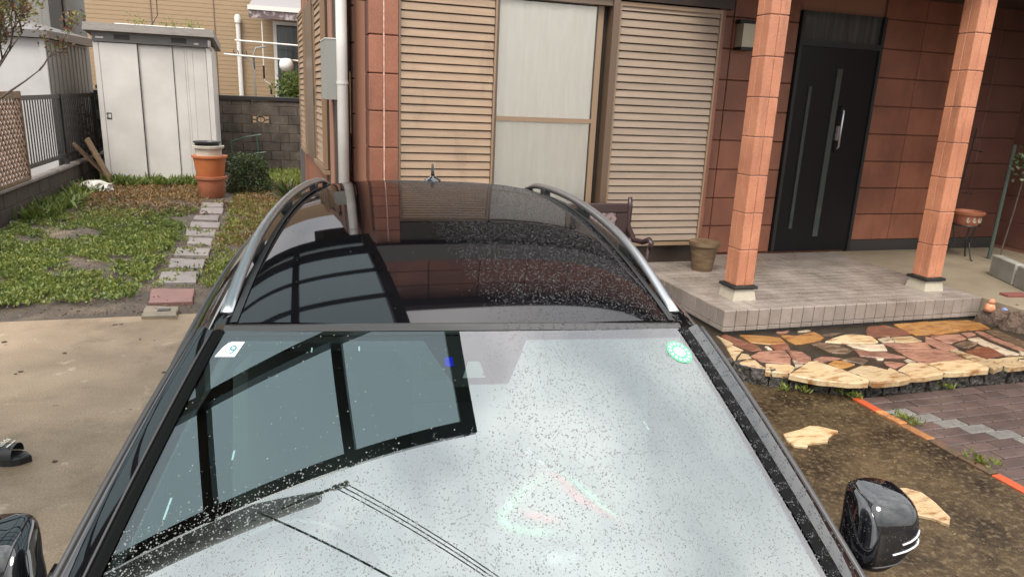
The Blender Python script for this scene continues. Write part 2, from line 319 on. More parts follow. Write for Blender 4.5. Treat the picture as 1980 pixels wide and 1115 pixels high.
# ------------------------------------------------------------------ helpers
class MB:
    def __init__(s): s.v = []; s.f = []
    def add(s, vs, fs):
        k = len(s.v); s.v += [tuple(p) for p in vs]; s.f += [tuple(i + k for i in f) for f in fs]; return s
    def box(s, x0, x1, y0, y1, z0, z1):
        return s.add([(x0, y0, z0), (x1, y0, z0), (x1, y1, z0), (x0, y1, z0), (x0, y0, z1), (x1, y0, z1), (x1, y1, z1), (x0, y1, z1)],
                     [(0, 3, 2, 1), (4, 5, 6, 7), (0, 1, 5, 4), (1, 2, 6, 5), (2, 3, 7, 6), (3, 0, 4, 7)])
    def cbox(s, x0, x1, y0, y1, z0, z1, c=.004):
        bm = bmesh.new(); bmesh.ops.create_cube(bm, size=1)
        for v in bm.verts: v.co = Vector(((x0 + x1) / 2 + v.co.x * (x1 - x0), (y0 + y1) / 2 + v.co.y * (y1 - y0), (z0 + z1) / 2 + v.co.z * (z1 - z0)))
        bmesh.ops.bevel(bm, geom=bm.edges[:], offset=c, segments=1, affect='EDGES')
        bm.verts.index_update(); s.add([v.co[:] for v in bm.verts], [[v.index for v in f.verts] for f in bm.faces]); bm.free(); return s
    def prism(s, poly, z0, z1, inset=0., jit=0.):
        n = len(poly); a = sum(poly[i][0] * poly[(i + 1) % n][1] - poly[(i + 1) % n][0] * poly[i][1] for i in range(n))
        if a < 0: poly = poly[::-1]
        cx = sum(p[0] for p in poly) / n; cy = sum(p[1] for p in poly) / n
        top = []
        for x, y in poly:
            d = math.hypot(x - cx, y - cy) or 1
            k = 1 - inset / d; top.append((cx + (x - cx) * k, cy + (y - cy) * k, z1 + rng.uniform(-jit, jit)))
        mid = [(x, y, z1 - inset) for x, y in poly]; low = [(x, y, z0) for x, y in poly]
        vs = low + mid + top; fs = [tuple(range(2 * n, 3 * n)), tuple(reversed(range(n)))]
        for i in range(n):
            j = (i + 1) % n; fs += [(i, j, n + j, n + i), (n + i, n + j, 2 * n + j, 2 * n + i)]
        return s.add(vs, fs)
    def tube(s, pts, r, n=6, cap=True):
        pts = [Vector(p) for p in pts]; rs = r if isinstance(r, (list, tuple)) else [r] * len(pts); rings = []
        up = Vector((0, 0, 1)); prev = None
        for i, p in enumerate(pts):
            d = (pts[min(i + 1, len(pts) - 1)] - pts[max(i - 1, 0)]).normalized()
            if prev is None:
                a = d.cross(up if abs(d.z) < .95 else Vector((1, 0, 0))).normalized()
            else: a = (prev - d * prev.dot(d)).normalized()
            prev = a; b = d.cross(a)
            rings.append([p + a * rs[i] * math.cos(2 * math.pi * k / n) + b * rs[i] * math.sin(2 * math.pi * k / n) for k in range(n)])
        vs = [q for rg in rings for q in rg]; fs = []
        for i in range(len(pts) - 1):
            for k in range(n): fs.append((i * n + k, i * n + (k + 1) % n, (i + 1) * n + (k + 1) % n, (i + 1) * n + k))
        if cap: fs += [tuple(reversed(range(n))), tuple(range((len(pts) - 1) * n, len(pts) * n))]
        return s.add(vs, fs)
    def lathe(s, prof, n=20, c=(0, 0, 0), sx=1., sy=1.):
        vs = []; fs = []
        for r, z in prof:
            for k in range(n):
                a = 2 * math.pi * k / n; vs.append((c[0] + r * sx * math.cos(a), c[1] + r * sy * math.sin(a), c[2] + z))
        for i in range(len(prof) - 1):
            for k in range(n): fs.append((i * n + k, i * n + (k + 1) % n, (i + 1) * n + (k + 1) % n, (i + 1) * n + k))
        return s.add(vs, fs)
    def grid(s, fn, nu, nv, flip=False):
        vs = [fn(i / nu, j / nv) for j in range(nv + 1) for i in range(nu + 1)]; fs = []
        for j in range(nv):
            for i in range(nu):
                q = (j * (nu + 1) + i, j * (nu + 1) + i + 1, (j + 1) * (nu + 1) + i + 1, (j + 1) * (nu + 1) + i)
                fs.append(q[::-1] if flip else q)
        return s.add(vs, fs)
    def xf(s, mat):
        s.v = [tuple(mat @ Vector(p)) for p in s.v]; return s
    def mesh(s, name, m, smooth=False):
        me = bpy.data.meshes.new(name); me.from_pydata(s.v, [], s.f); me.materials.append(mt[m] if isinstance(m, str) else m)
        if smooth:
            me.polygons.foreach_set('use_smooth', [True] * len(me.polygons))
        me.update(); return me
    def build(s, name, m, parent=None, smooth=False, loc=None, rot=None, sharp=None):
        me = s.mesh(name, m, smooth)
        if sharp:
            me.set_sharp_from_angle(angle=R(sharp))
        o = bpy.data.objects.new(name, me); C.objects.link(o)
        if loc: o.location = loc
        if rot: o.rotation_euler = rot
        if parent is not None: o.parent = parent
        return o
def put(name, me, parent, loc, rot=None, scale=None):
    o = bpy.data.objects.new(name, me); C.objects.link(o); o.location = loc
    if rot: o.rotation_euler = rot
    if scale: o.scale = scale
    if parent is not None: o.parent = parent
    return o
def tag(o, label, cat, group=None):
    o['label'] = label; o['category'] = cat
    if group: o['group'] = group
    return o
def thing(name, label, cat, loc=(0, 0, 0), rz=0, group=None):
    o = bpy.data.objects.new(name, None); C.objects.link(o); o.location = loc; o.rotation_euler = (0, 0, rz); o.empty_display_size = .2
    return tag(o, label, cat, group)
def struct(o): o['kind'] = 'structure'; return o
def stuff(o): o['kind'] = 'stuff'; return o
def np_mesh(name, V, F, m, parent=None, smooth=False):
    me = bpy.data.meshes.new(name); V = np.asarray(V, np.float32); F = np.asarray(F, np.int32)
    me.vertices.add(len(V)); me.vertices.foreach_set('co', V.ravel())
    k = F.shape[1]; me.loops.add(F.size); me.loops.foreach_set('vertex_index', F.ravel())
    me.polygons.add(len(F)); me.polygons.foreach_set('loop_start', np.arange(len(F), dtype=np.int32) * k)
    me.update(calc_edges=True); me.validate()
    if smooth: me.polygons.foreach_set('use_smooth', np.ones(len(me.polygons), bool))
    me.materials.append(mt[m]); o = bpy.data.objects.new(name, me); C.objects.link(o)
    if parent is not None: o.parent = parent
    return o
def leaves(name, P, D, ln, wd, m, parent=None):
    """diamond leaves: base points P, unit directions D, lengths, widths"""
    n = len(P); side = np.cross(D, nrng.normal(size=(n, 3))); side /= np.linalg.norm(side, axis=1, keepdims=True) + 1e-9
    ln = np.broadcast_to(ln, n)[:, None]; wd = np.broadcast_to(wd, n)[:, None]
    nrm = np.cross(D, side)
    a = P; b = P + D * ln * .5 + side * wd * .5 + nrm * ln * .05; c = P + D * ln - nrm * ln * .12; d = P + D * ln * .5 - side * wd * .5 + nrm * ln * .05
    V = np.stack([a, b, c, d], 1).reshape(-1, 3); F = np.arange(4 * n).reshape(n, 4)
    return np_mesh(name, V, F, m, parent)
def dirs(n, up=.6, spread=1.):
    d = nrng.normal(size=(n, 3)) * spread; d[:, 2] = np.abs(d[:, 2]) * .6 + up; return d / np.linalg.norm(d, axis=1, keepdims=True)
def text_mesh(body, size, extrude=.0004, shear=0.):
    cu = bpy.data.curves.new('lettering', 'FONT'); cu.body = body; cu.size = size; cu.extrude = extrude; cu.shear = shear
    cu.align_x = 'CENTER'; cu.align_y = 'CENTER'
    o = bpy.data.objects.new('lettering', cu); C.objects.link(o); bpy.context.view_layer.update()
    me = bpy.data.meshes.new_from_object(o.evaluated_get(bpy.context.evaluated_depsgraph_get()))
    bpy.data.objects.remove(o); return me
def ico(name, m, r, sub=2, jit=.15, squash=(1, 1, 1), seed=0):
    bm = bmesh.new(); bmesh.ops.create_icosphere(bm, subdivisions=sub, radius=r); rr = random.Random(seed)
    for v in bm.verts: v.co = Vector((v.co.x * squash[0], v.co.y * squash[1], v.co.z * squash[2])) * (1 + rr.uniform(-jit, jit))
    me = bpy.data.meshes.new(name); bm.to_mesh(me); bm.free(); me.materials.append(mt[m]); return me

# ================================================================== LARGE STRUCTURE
g = struct(MB().grid(lambda u, v: (-60 + 120 * u, -40 + 120 * v, -.06), 4, 4).build('ground', 'soil'))
d = struct(MB().box(-4.2, 3.76, -6, 6.5, -.16, 0).build('driveway', 'drive'))
gv = lambda x, y: .03 * math.sin(x * 2.1 + y) * math.sin(y * 1.7) + .012 * math.sin(9 * x + 3 * y)
gs = struct(MB().grid(lambda u, v: (-3.55 + 4.2 * u, 6.47 + 11.1 * v, -.02 + min(1, v * 14) * .03 + gv(-3.55 + 4.2 * u, 6.5 + 11 * v) * .5), 60, 140).build('garden_soil', 'soil', smooth=True))

# ---- paved path of small pavers with an orange brick edge
pp = struct(MB().box(3.795, 9, -6, 3.72, -.14, -.012).build('paved_path', 'grout'))
pm = {k: MB().cbox(-.1, .1, -.049, .049, -.05, 0, .005).mesh('paver', k) for k in ('paver', 'paver_w')}
half = MB().cbox(-.049, .049, -.049, .049, -.05, 0, .005).mesh('paver', 'paver'); cnt = 0
for r in range(30):
    yy = 3.66 - .104 * r
    if r % 2: put('paver', half, pp, (3.852, yy, .004))
    for c in range(11):
        xx = 3.905 + .21 * c + (.105 if r % 2 else 0)
        if yy < 3.3 - (xx - 3.9) * .0 - 1.7 and xx > 5: continue
        w = abs(xx - (3.905 + .105 * (r - 2))) < .05 and r >= 2
        if cnt < 285:
            put('paver', pm['paver_w' if w else 'paver'], pp, (xx, yy, rng.uniform(.002, .006)), (rng.uniform(-.012, .012), rng.uniform(-.012, .012), rng.uniform(-.012, .012))); cnt += 1
stuff(MB().box(3.8, 3.9, -6, .5, -.05, .002).box(6.2, 8.9, -6, 3.7, -.05, .002).build('paver_field', 'paver', pp))
bmesh_b = {k: MB().cbox(-.032, .032, -.103, .103, -.06, 0, .004).mesh('edge_brick', k) for k in ('brick_o', 'brick_w', 'brick_m')}
for i, k in enumerate(['brick_o', 'brick_w', 'brick_w', 'brick_m', 'brick_m', 'brick_o', 'brick_o', 'brick_m', 'brick_w', 'brick_o']):
    put('edge_brick', bmesh_b[k], pp, (3.765 + rng.uniform(-.004, .004), 3.6 - .213 * i, .012 + rng.uniform(-.003, .005)), (rng.uniform(-.02, .02), 0, rng.uniform(-.02, .02)))

# ---- flagstone terrace with split-stone edging
FLAG=[('cream',[(3.330,4.804),(3.355,4.613),(3.261,4.564),(3.318,4.717)]),('cream',[(3.259,4.555),(3.327,4.571),(3.354,4.473),(3.236,4.378),(3.149,4.275),(3.172,4.355)]),('cream',[(3.190,4.301),(3.292,4.403),(3.334,4.378),(3.316,4.311)]),('cream',[(3.157,4.231),(3.264,4.287),(3.309,4.253),(3.277,4.095),(3.229,4.112),(3.139,4.186)]),('cream',[(3.346,4.171),(3.364,4.176),(3.511,4.123),(3.517,4.073),(3.401,3.969),(3.258,4.051)]),('cream',[(3.389,3.941),(3.693,4.122),(3.766,4.133),(3.883,3.754),(3.837,3.711),(3.693,3.732),(3.524,3.809)]),('red',[(3.383,4.805),(3.435,4.817),(3.477,4.689),(3.527,4.544),(3.503,4.455),(3.410,4.445),(3.359,4.612)]),('orange',[(3.557,4.795),(3.646,4.780),(3.742,4.743),(3.852,4.683),(3.812,4.560),(3.667,4.557),(3.539,4.628)]),('orange',[(3.900,4.715),(4.031,4.692),(4.253,4.759),(4.230,4.616),(4.130,4.553),(3.966,4.523),(3.879,4.519)]),('pink',[(3.914,4.807),(4.048,4.816),(3.998,4.782),(3.914,4.765)]),('pale',[(4.122,4.792),(4.227,4.817),(4.255,4.791),(4.189,4.770)]),('red',[(3.642,4.514),(3.713,4.539),(3.806,4.523),(3.748,4.420),(3.620,4.425)]),('pale',[(3.578,4.507),(3.604,4.502),(3.597,4.438),(3.567,4.453)]),('pink',[(3.343,4.341),(3.462,4.408),(3.678,4.396),(3.629,4.262),(3.539,4.151),(3.348,4.220)]),('pink',[(3.701,4.382),(3.801,4.346),(3.784,4.224),(3.729,4.149),(3.662,4.128),(3.613,4.145),(3.639,4.251)]),('pale',[(3.604,4.206),(3.612,4.162),(3.615,4.095),(3.520,4.064)]),('brown',[(4.013,4.495),(4.101,4.499),(4.212,4.402),(4.239,4.302),(4.144,4.255),(4.034,4.285),(4.023,4.379)]),('pink',[(3.787,4.189),(3.878,4.224),(3.948,4.202),(4.024,4.162),(3.822,4.123)]),('orange',[(3.835,4.078),(3.922,4.121),(4.003,4.089),(4.020,4.027),(3.854,3.976)]),('cream',[(4.185,4.516),(4.396,4.611),(4.549,4.639),(4.667,4.550),(4.625,4.437),(4.567,4.415),(4.381,4.442)]),('pale',[(4.313,4.428),(4.611,4.362),(4.535,4.250),(4.376,4.267),(4.312,4.365)]),('pink',[(4.282,4.309),(4.361,4.252),(4.486,4.211),(4.546,4.081),(4.328,4.110),(4.217,4.177)]),('cream',[(3.878,3.917),(4.057,3.987),(4.114,3.961),(4.179,3.874),(4.234,3.911),(4.247,3.738),(4.205,3.706),(4.086,3.685),(3.936,3.686),(3.887,3.700),(3.902,3.765),(3.899,3.856)]),('brown',[(4.277,4.681),(4.393,4.703),(4.501,4.695),(4.404,4.659),(4.282,4.648)]),('brown',[(4.004,4.131),(4.146,4.157),(4.193,4.078),(4.102,4.028)]),('red',[(4.872,4.798),(5.048,4.791),(5.118,4.666),(5.105,4.559),(4.951,4.543),(4.700,4.535),(4.678,4.591)]),('orange',[(5.176,4.804),(5.558,4.823),(5.575,4.702),(5.596,4.540),(5.370,4.513),(5.130,4.534),(5.125,4.665)]),('orange',[(5.586,4.807),(6.017,4.796),(6.058,4.716),(5.990,4.563),(5.647,4.554),(5.579,4.656)]),('cream',[(4.834,4.501),(5.058,4.514),(5.033,4.384),(4.852,4.386),(4.783,4.408)]),('pale',[(4.688,4.496),(4.821,4.514),(4.770,4.411),(4.664,4.419)]),('pink',[(4.656,4.391),(4.786,4.378),(5.024,4.335),(4.968,4.228),(4.829,4.243),(4.654,4.294)]),('pink',[(4.635,4.250),(4.813,4.227),(4.908,4.210),(5.033,4.158),(5.008,3.962),(4.841,3.940),(4.641,3.935),(4.587,3.980),(4.604,4.117)]),('pink',[(5.232,4.463),(5.528,4.464),(5.484,4.356),(5.265,4.292),(5.222,4.330)]),('pink',[(5.155,4.455),(5.174,4.420),(5.195,4.275),(5.177,4.161),(5.061,4.153),(5.025,4.227),(5.040,4.342)]),('pink',[(5.589,4.486),(5.708,4.488),(5.692,4.436),(5.553,4.385)]),('brown',[(5.256,4.254),(5.403,4.308),(5.511,4.258),(5.278,4.162)]),('red',[(5.199,4.100),(5.381,4.162),(5.477,4.135),(5.424,3.966),(5.170,3.940),(5.176,4.030)]),('pale',[(5.516,4.350),(5.649,4.368),(5.622,4.198),(5.599,3.970),(5.465,3.958),(5.492,4.162)]),('pale',[(5.664,4.015),(5.685,3.992),(5.709,3.858),(5.637,3.835),(5.600,3.951)]),('pink',[(5.760,4.490),(5.823,4.501),(5.795,4.311),(5.765,4.054),(5.738,3.945),(5.700,4.105),(5.723,4.355)]),('brown',[(5.885,4.490),(6.022,4.512),(5.974,4.217),(5.939,3.964),(5.788,3.917),(5.793,4.208)]),('cream',[(5.072,4.123),(5.129,4.141),(5.168,3.995),(5.187,3.867),(5.179,3.774),(5.034,3.727),(5.054,3.789),(5.053,3.945)]),('cream',[(4.638,3.919),(4.820,3.936),(5.003,3.936),(5.019,3.881),(5.030,3.769),(4.975,3.730),(4.779,3.727),(4.646,3.737),(4.585,3.757),(4.634,3.836)]),('cream',[(4.274,3.857),(4.474,3.958),(4.575,3.931),(4.595,3.835),(4.564,3.745),(4.537,3.726),(4.348,3.709),(4.243,3.722),(4.280,3.776)]),('pale',[(4.494,4.032),(4.557,4.055),(4.561,3.984),(4.484,3.999)]),('pink',[(4.303,4.033),(4.369,4.021),(4.435,3.966),(4.290,3.910),(4.276,3.979)]),('cream',[(5.228,3.921),(5.302,3.907),(5.542,3.925),(5.622,3.856),(5.492,3.757),(5.212,3.742),(5.209,3.785)]),('pale',[(4.295,4.104),(4.359,4.092),(4.328,4.071),(4.290,4.079)]),]
SLABS=[[(-1.22,6.69),(-0.95,6.63),(-0.93,6.36),(-1.21,6.40)],[(-1.27,7.28),(-0.88,7.22),(-0.85,6.77),(-1.22,6.81)],[(-1.27,7.92),(-0.90,7.88),(-0.89,7.44),(-1.25,7.49)],[(-1.26,8.52),(-0.89,8.45),(-0.89,8.07),(-1.23,8.14)],[(-1.27,9.11),(-0.89,9.05),(-0.88,8.65),(-1.25,8.72)],[(-1.22,9.76),(-0.92,9.70),(-0.90,9.24),(-1.19,9.37)],[(-1.31,10.34),(-0.93,10.28),(-0.91,9.81),(-1.26,9.87)],[(-1.30,10.84),(-0.91,10.79),(-0.91,10.44),(-1.28,10.49)],[(-1.31,11.42),(-0.98,11.46),(-0.96,10.97),(-1.30,11.08)],[(-1.30,12.10),(-0.96,12.15),(-0.95,11.61),(-1.27,11.62)],[(-1.34,12.69),(-1.00,12.62),(-0.99,12.27),(-1.32,12.27)],]

edge = [(2.2, 5.6), (2.75, 4.75), (3.08, 4.27), (3.185, 4.10), (3.418, 3.955), (3.601, 3.84), (3.78, 3.76), (4.147, 3.74), (4.42, 3.745), (4.721, 3.745), (5.047, 3.758), (5.448, 3.775), (6.0, 3.80), (6.6, 3.86), (7.4, 3.95)]
tpoly = [(x, y + .09) for x, y in edge] + [(7.4, 6.6), (2.2, 6.6)]
terr = struct(MB().prism(tpoly, -.05, .112).build('terrace', 'mud'))
for k, poly in FLAG:
    cx = sum(p[0] for p in poly) / len(poly); cy = sum(p[1] for p in poly) / len(poly)
    # a little irregular breakage along each edge
    q = []; poly = [(cx + (x - cx) * 1.06, cy + (y - cy) * 1.06) for x, y in poly]
    for i, p in enumerate(poly):
        n2 = poly[(i + 1) % len(poly)]; q.append(p); dd = math.hypot(n2[0] - p[0], n2[1] - p[1])
        if dd > .12:
            j = dd * .04; q.append(((p[0] + n2[0]) / 2 + rng.uniform(-j, j), (p[1] + n2[1]) / 2 + rng.uniform(-j, j)))
    mb = MB().prism([(x - cx, y - cy) for x, y in q], -.04, .0, inset=.006, jit=.003)
    mb.build('flagstone', 'fl_' + k, terr, loc=(cx, cy, .1225 + rng.uniform(-.003, .003)), rot=(rng.uniform(-.01, .01), rng.uniform(-.01, .01), 0))
# blocks along the edge
def walk(pts, step):
    out = []; acc = 0.
    for a, b in zip(pts, pts[1:]):
        a = Vector(a); b = Vector(b); l = (b - a).length; t = acc
        while t < l: out.append((a.lerp(b, t / l), math.atan2((b - a).y, (b - a).x))); t += step
        acc = t - l
    return out
def rough_block(seed):
    bm = bmesh.new(); bmesh.ops.create_cube(bm, size=1); bmesh.ops.subdivide_edges(bm, edges=bm.edges[:], cuts=3, use_grid_fill=True)
    rr = random.Random(seed)
    for v in bm.verts:
        f = -v.co.y > .45
        v.co = Vector((v.co.x * .128, v.co.y * .10, v.co.z * .155))
        if f: v.co.y += rr.uniform(-.012, .016)
        v.co += Vector((rr.uniform(-.003, .003), 0, rr.uniform(-.004, .004)))
    me = bpy.data.meshes.new('edging_block'); bm.to_mesh(me); bm.free(); me.materials.append(mt['granite']); return me
rbs = [rough_block(i) for i in range(6)]
for i, (p, a) in enumerate(walk(edge[1:-1], .138)):
    put('edging_block', rbs[i % 6], terr, (p.x - math.sin(a) * .05, p.y + math.cos(a) * .05, .04), (0, 0, a + rng.uniform(-.03, .03)))

# ---- porch floor with tiles
ZP = .32
porch = struct(MB().box(3.43, 6.19, 4.868, 6.895, .05, ZP - .012).build('porch_floor', 'grout'))
TW = (6.2 - 3.412) / 25
tf = MB().cbox(-TW / 2 + .003, TW / 2 - .003, -.008, .012, -.069, .069, .003).mesh('riser_tile', 'porch_tile')
tf2 = MB().cbox(-TW / 2 + .003, TW / 2 - .003, -.008, .012, -.018, .018, .003).mesh('riser_tile', 'porch_tile')
tt = MB().cbox(-TW / 2 + .003, TW / 2 - .003, -TW / 2 + .003, TW / 2 - .003, -.012, 0, .003).mesh('floor_tile', 'porch_tile')
nt_ = 0
for i in range(25):
    x = 3.412 + TW * (i + .5)
    put('riser_tile', tf, porch, (x, 4.858, ZP - .074)); put('riser_tile', tf2, porch, (x, 4.858, ZP - .165))
    for j in range(18):
        y = 4.85 + TW * (j + .5)
        if nt_ < 300 and j < 12:
            put('floor_tile', tt, porch, (x, y, ZP + rng.uniform(-.0006, .0006))); nt_ += 1
mb = MB()
for i in range(25):
    for j in range(12, 18):
        x = 3.412 + TW * (i + .5); y = 4.85 + TW * (j + .5)
        mb.box(x - TW / 2 + .003, x + TW / 2 - .003, y - TW / 2 + .003, y + TW / 2 - .003, ZP - .012, ZP)
stuff(mb.build('floor_tile_field', 'porch_tile', porch))
for j in range(18):
    y = 4.85 + TW * (j + .5)
    put('riser_tile', tf, porch, (3.42, y, ZP - .074), (0, 0, -R(90))); put('riser_tile', tf2, porch, (3.42, y, ZP - .165), (0, 0, -R(90)))
apron = struct(MB().box(6.215, 9.5, 3.9, 6.9, .0, ZP - .008).build('side_apron', 'concrete_b'))

# ================================================================== THE HOUSE
house = thing('house', 'terracotta tiled house with beige louvre shutters, tall white window and pillared porch', 'house', (3, 7, 0))
hx, hy = 3, 7
def HB(name, m, x0, x1, y0, y1, z0, z1, parent=None, c=None):
    mb = MB(); (mb.cbox(x0 - hx, x1 - hx, y0 - hy, y1 - hy, z0, z1, c) if c else mb.box(x0 - hx, x1 - hx, y0 - hy, y1 - hy, z0, z1))
    return mb.build(name, m, parent or house)
def rel(x, y, z): return (x - hx, y - hy, z)
YW = 6.6
# core walls (behind the tiles): front left part, side wall, front right part, right wing
A_, B_ = Vector((.5, 7.0)), Vector((.325, 11.6))
MB().prism([(.75 - hx, 6.66 - hy), (.56 - hx, 7.24 - hy), (.45 - hx, 7.24 - hy), (B_.x + .06 - hx, B_.y - hy), (9 - hx, B_.y - hy), (9 - hx, 6.97 - hy), (4.2 - hx, 6.97 - hy), (4.2 - hx, 6.66 - hy)], 0, 3.3).build('wall', 'mortar', house)
HB('wall', 'mortar', .75, 8.2, 6.66, 11.6, 3.3, 4.69)
HB('wall', 'mortar', 8.84, 9.2, 1.5, 6.96, 0, 3.4)
# tile courses
TH = .316
tm = {}
def tile(w, key='tile_wall'):
    w = round(w, 3); k_ = (w, key)
    if k_ not in tm: tm[k_] = MB().cbox(-w / 2 + .004, w / 2 - .004, -.012, .02, -TH / 2 + .005, TH / 2 - .005, .005).mesh('wall_tile', key)
    return tm[k_]
def course(x0, x1, y, z0, z1, w, rz=0., name='wall_tile', parent=None, key='tile_wall'):
    """tiles on a wall plane; runs along X from x0 to x1 at plane y (rz=0), or along Y for rz=-90/90"""
    par = parent or house; z = z0; r = 0
    while z < z1 - .05:
        n = max(1, round((x1 - x0) / w)); ww = (x1 - x0) / n
        for i in range(n):
            t = x0 + ww * (i + .5)
            if rz == 0: put(name, tile(ww, key), par, rel(t, y, z + TH / 2))
            else: put(name, tile(ww, key), par, rel(y, t, z + TH / 2), (0, 0, rz))
        z += TH; r += 1
z0 = .245
# corner pillar: two tiles on the front, one on its left side, then the recessed return
course(.71, .97, 6.51, z0 - .05, 3.35, .13)
course(6.53, 6.98, .722, z0 - .05, 3.35, .45, -R(90), key='tile_brown_shade')  # darker tile paints the shade on pillar side and recess
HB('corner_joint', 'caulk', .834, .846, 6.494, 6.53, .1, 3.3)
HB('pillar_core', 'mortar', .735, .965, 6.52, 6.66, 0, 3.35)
course(.612, .722, 7.012, z0 - .1, 3.35, .11, key='tile_brown_shade')
course(7.03, 7.25, .62, z0 - .1, 3.35, .22, -R(90), key='tile_brown_shade')
# wall under the shutters and right of them, entrance wall, right wing
HB('skirting', 'darkwood', .985, 4.2, 6.59, 6.655, .30, .50)
HB('skirting', 'grout', .985, 4.2, 6.60, 6.655, .0, .298)
course(4.13, 5.36, 6.945, .32, 3.0, .41)
course(6.50, 7.66, 6.945, .44, 3.3, .58); course(7.66, 8.83, 6.945, .44, 3.3, .58, key='tile_brown_shade')
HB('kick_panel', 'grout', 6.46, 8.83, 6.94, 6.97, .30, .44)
course(2.2, 6.92, 8.83, .36, 3.3, .59, -R(90), key='tile_brown_shade')
HB('shutter_end_panel', 'tile_wall', 4.135, 4.2, 6.56, 6.93, .33, 2.95)
# upper part seen in the car's roof
HB('lintel', 'darkwood', .97, 4.25, 6.5, 6.655, 2.86, 3.28)
HB('upper_band', 'greyband', .70, 8.2, 6.42, 6.66, 3.36, 3.72)
course(.72, 7.5, 6.64, 3.74, 4.58, .56)
HB('soffit', 'eave', .2, 8.8, 6.42, 12, 4.70, 4.76)
MB().add([rel(0, 6.38, 4.765), rel(9, 6.38, 4.765), rel(9, 12.2, 4.765), rel(0, 12.2, 4.765), rel(2, 8.9, 5.7), rel(7, 8.9, 5.7)],
         [(0, 1, 5, 4), (1, 2, 5), (2, 3, 4, 5), (3, 0, 4), (3, 2, 1, 0)]).build('roof', 'greyband', house)
HB('unseen_stretched_porch_roof', 'eave', 3.7, 9.2, 5.0, 6.93, 3.2, 3.35)  # unseen from the camera; stretched right to shade the far walls
# shutters
def slat_mesh(w):
    p = [(-.004, -.033), (-.026, -.030), (-.014, .029), (.004, .033)]  # (y,z) profile of one louvre
    vs = [(-w / 2, y, z) for y, z in p] + [(w / 2, y, z) for y, z in p]
    return MB().add(vs, [(0, 1, 2, 3), (7, 6, 5, 4), (0, 4, 5, 1), (1, 5, 6, 2), (2, 6, 7, 3), (3, 7, 4, 0)]).mesh('slat', 'shutter')
def shutter(x0, x1, zb, zt, y, parent, key='shutter', pitch=.0707):
    s = bpy.data.objects.new('shutter', MB().box(-(x1 - x0) / 2, (x1 - x0) / 2, .012, .03, zb, zt).mesh('shutter', 'bronze')); C.objects.link(s); s.parent = parent
    s.location = (x0 / 2 + x1 / 2, y, 0)
    w = x1 - x0; me = slat_mesh(w - .02)
    if key != 'shutter': me.materials[0] = mt[key]
    n = int((zt - zb - .02) / pitch)
    for i in range(n): put('slat', me, s, (0, 0, zb + .04 + pitch * (i + .5) * (zt - zb - .04) / (n * pitch)), (rng.uniform(-.025, .025), rng.uniform(-.0012, .0012), 0))
    f = MB().box(-w / 2, w / 2, -.035, .011, zb - .005, zb + .03).box(-w / 2, w / 2, -.035, .011, zt - .03, zt + .006)
    f.box(-w / 2 - .012, -w / 2 + .006, -.036, .012, zb - .004, zt + .005).box(w / 2 - .006, w / 2 + .012, -.036, .012, zb - .004, zt + .005).build('shutter_frame', 'bronze_l', s)
    return s
shutter(.985 - hx, 1.845 - hx, .52, 2.84, 6.575 - hy, house)
s2 = shutter(3.05 - hx, 4.13 - hx, .52, 2.84, 6.555 - hy, house, key='shutter_r')
# tall window: curtain behind two panes, bronze rails
win = HB('window', 'darkwood', 1.86, 3.04, 6.64, 6.658, .52, 2.85)
def wp(name, m, *b): return HB(name, m, *b, parent=win)
wp('frame', 'bronze', 2.965, 3.03, 6.50, 6.63, .5, 2.86); wp('frame', 'bronze', 1.862, 1.885, 6.57, 6.63, .5, 2.86)
wp('frame', 'bronze', 1.886, 2.964, 6.52, 6.63, 2.80, 2.86); wp('frame', 'bronze_l', 2.85, 2.905, 6.585, 6.63, .53, 2.798)
wp('frame', 'bronze_l', 1.886, 2.964, 6.52, 6.63, .5, .528)
wp('mid_rail', 'bronze_l', 1.886, 2.848, 6.578, 6.63, 1.725, 1.765)
wp('pane', 'glass_h', 1.886, 2.848, 6.60, 6.604, .53, 1.722); wp('pane', 'glass_h', 1.886, 2.848, 6.60, 6.604, 1.768, 2.798)
cur = MB().grid(lambda u, v: (1.89 + .95 * u - hx, 6.614 - hy + .004 * math.sin(u * 50) + .003 * math.sin(u * 21 + 2), .53 + 2.26 * v), 90, 2)
cur.build('curtain', 'curtain', win, smooth=True)
# side wall: panels along the wall, two shutters, meter box
dv = (B_ - A_).normalized(); sang = math.atan2(dv.y, dv.x)
side = bpy.data.objects.new('side_wall', MB().box(.2, 4.62, -.06, .02, 0, 3.3).mesh('side_wall', 'mortar')); C.objects.link(side); side.parent = house
side.location = rel(A_.x, A_.y, 0); side.rotation_euler = (0, 0, sang)
# local x runs back along the wall, local +y points out to the left (towards the garden)
def SB(name, m, x0, x1, y0, y1, z0, z1, par=None): return MB().box(x0, x1, y0, y1, z0, z1).build(name, m, par or side)
SB('side_panel', 'tile_wall', 3.3, 4.6, .022, .03, 2.95, 3.4); SB('side_panel', 'tile_wall', 2.1, 4.6, .022, .04, .25, 1.05); SB('side_panel', 'darkwood', -.1, 1.0, .022, .03, .0, 3.3)
SB('side_panel', 'tile_wall', 1.0, 2.1, .022, .04, .2, 1.1); SB('footing', 'greyband', .9, 4.64, .022, .07, 0, .24)
SB('footing', 'greyband', 4.56, 4.66, .022, .10, 0, 1.05)
sw = SB('window', 'darkwood', .72, 3.2, .022, .034, 1.1, 2.95)
SB('frame', 'bronze', .7, 2.1, .034, .075, 2.86, 2.95, sw); SB('frame', 'bronze_l', .7, 2.1, .034, .09, 1.08, 1.12, sw); SB('frame', 'vent', 1.66, 1.86, .034, .05, 1.12, 2.86, sw)
SB('curtain', 'curtain', 1.86, 2.02, .036, .045, 1.14, 2.84, sw)
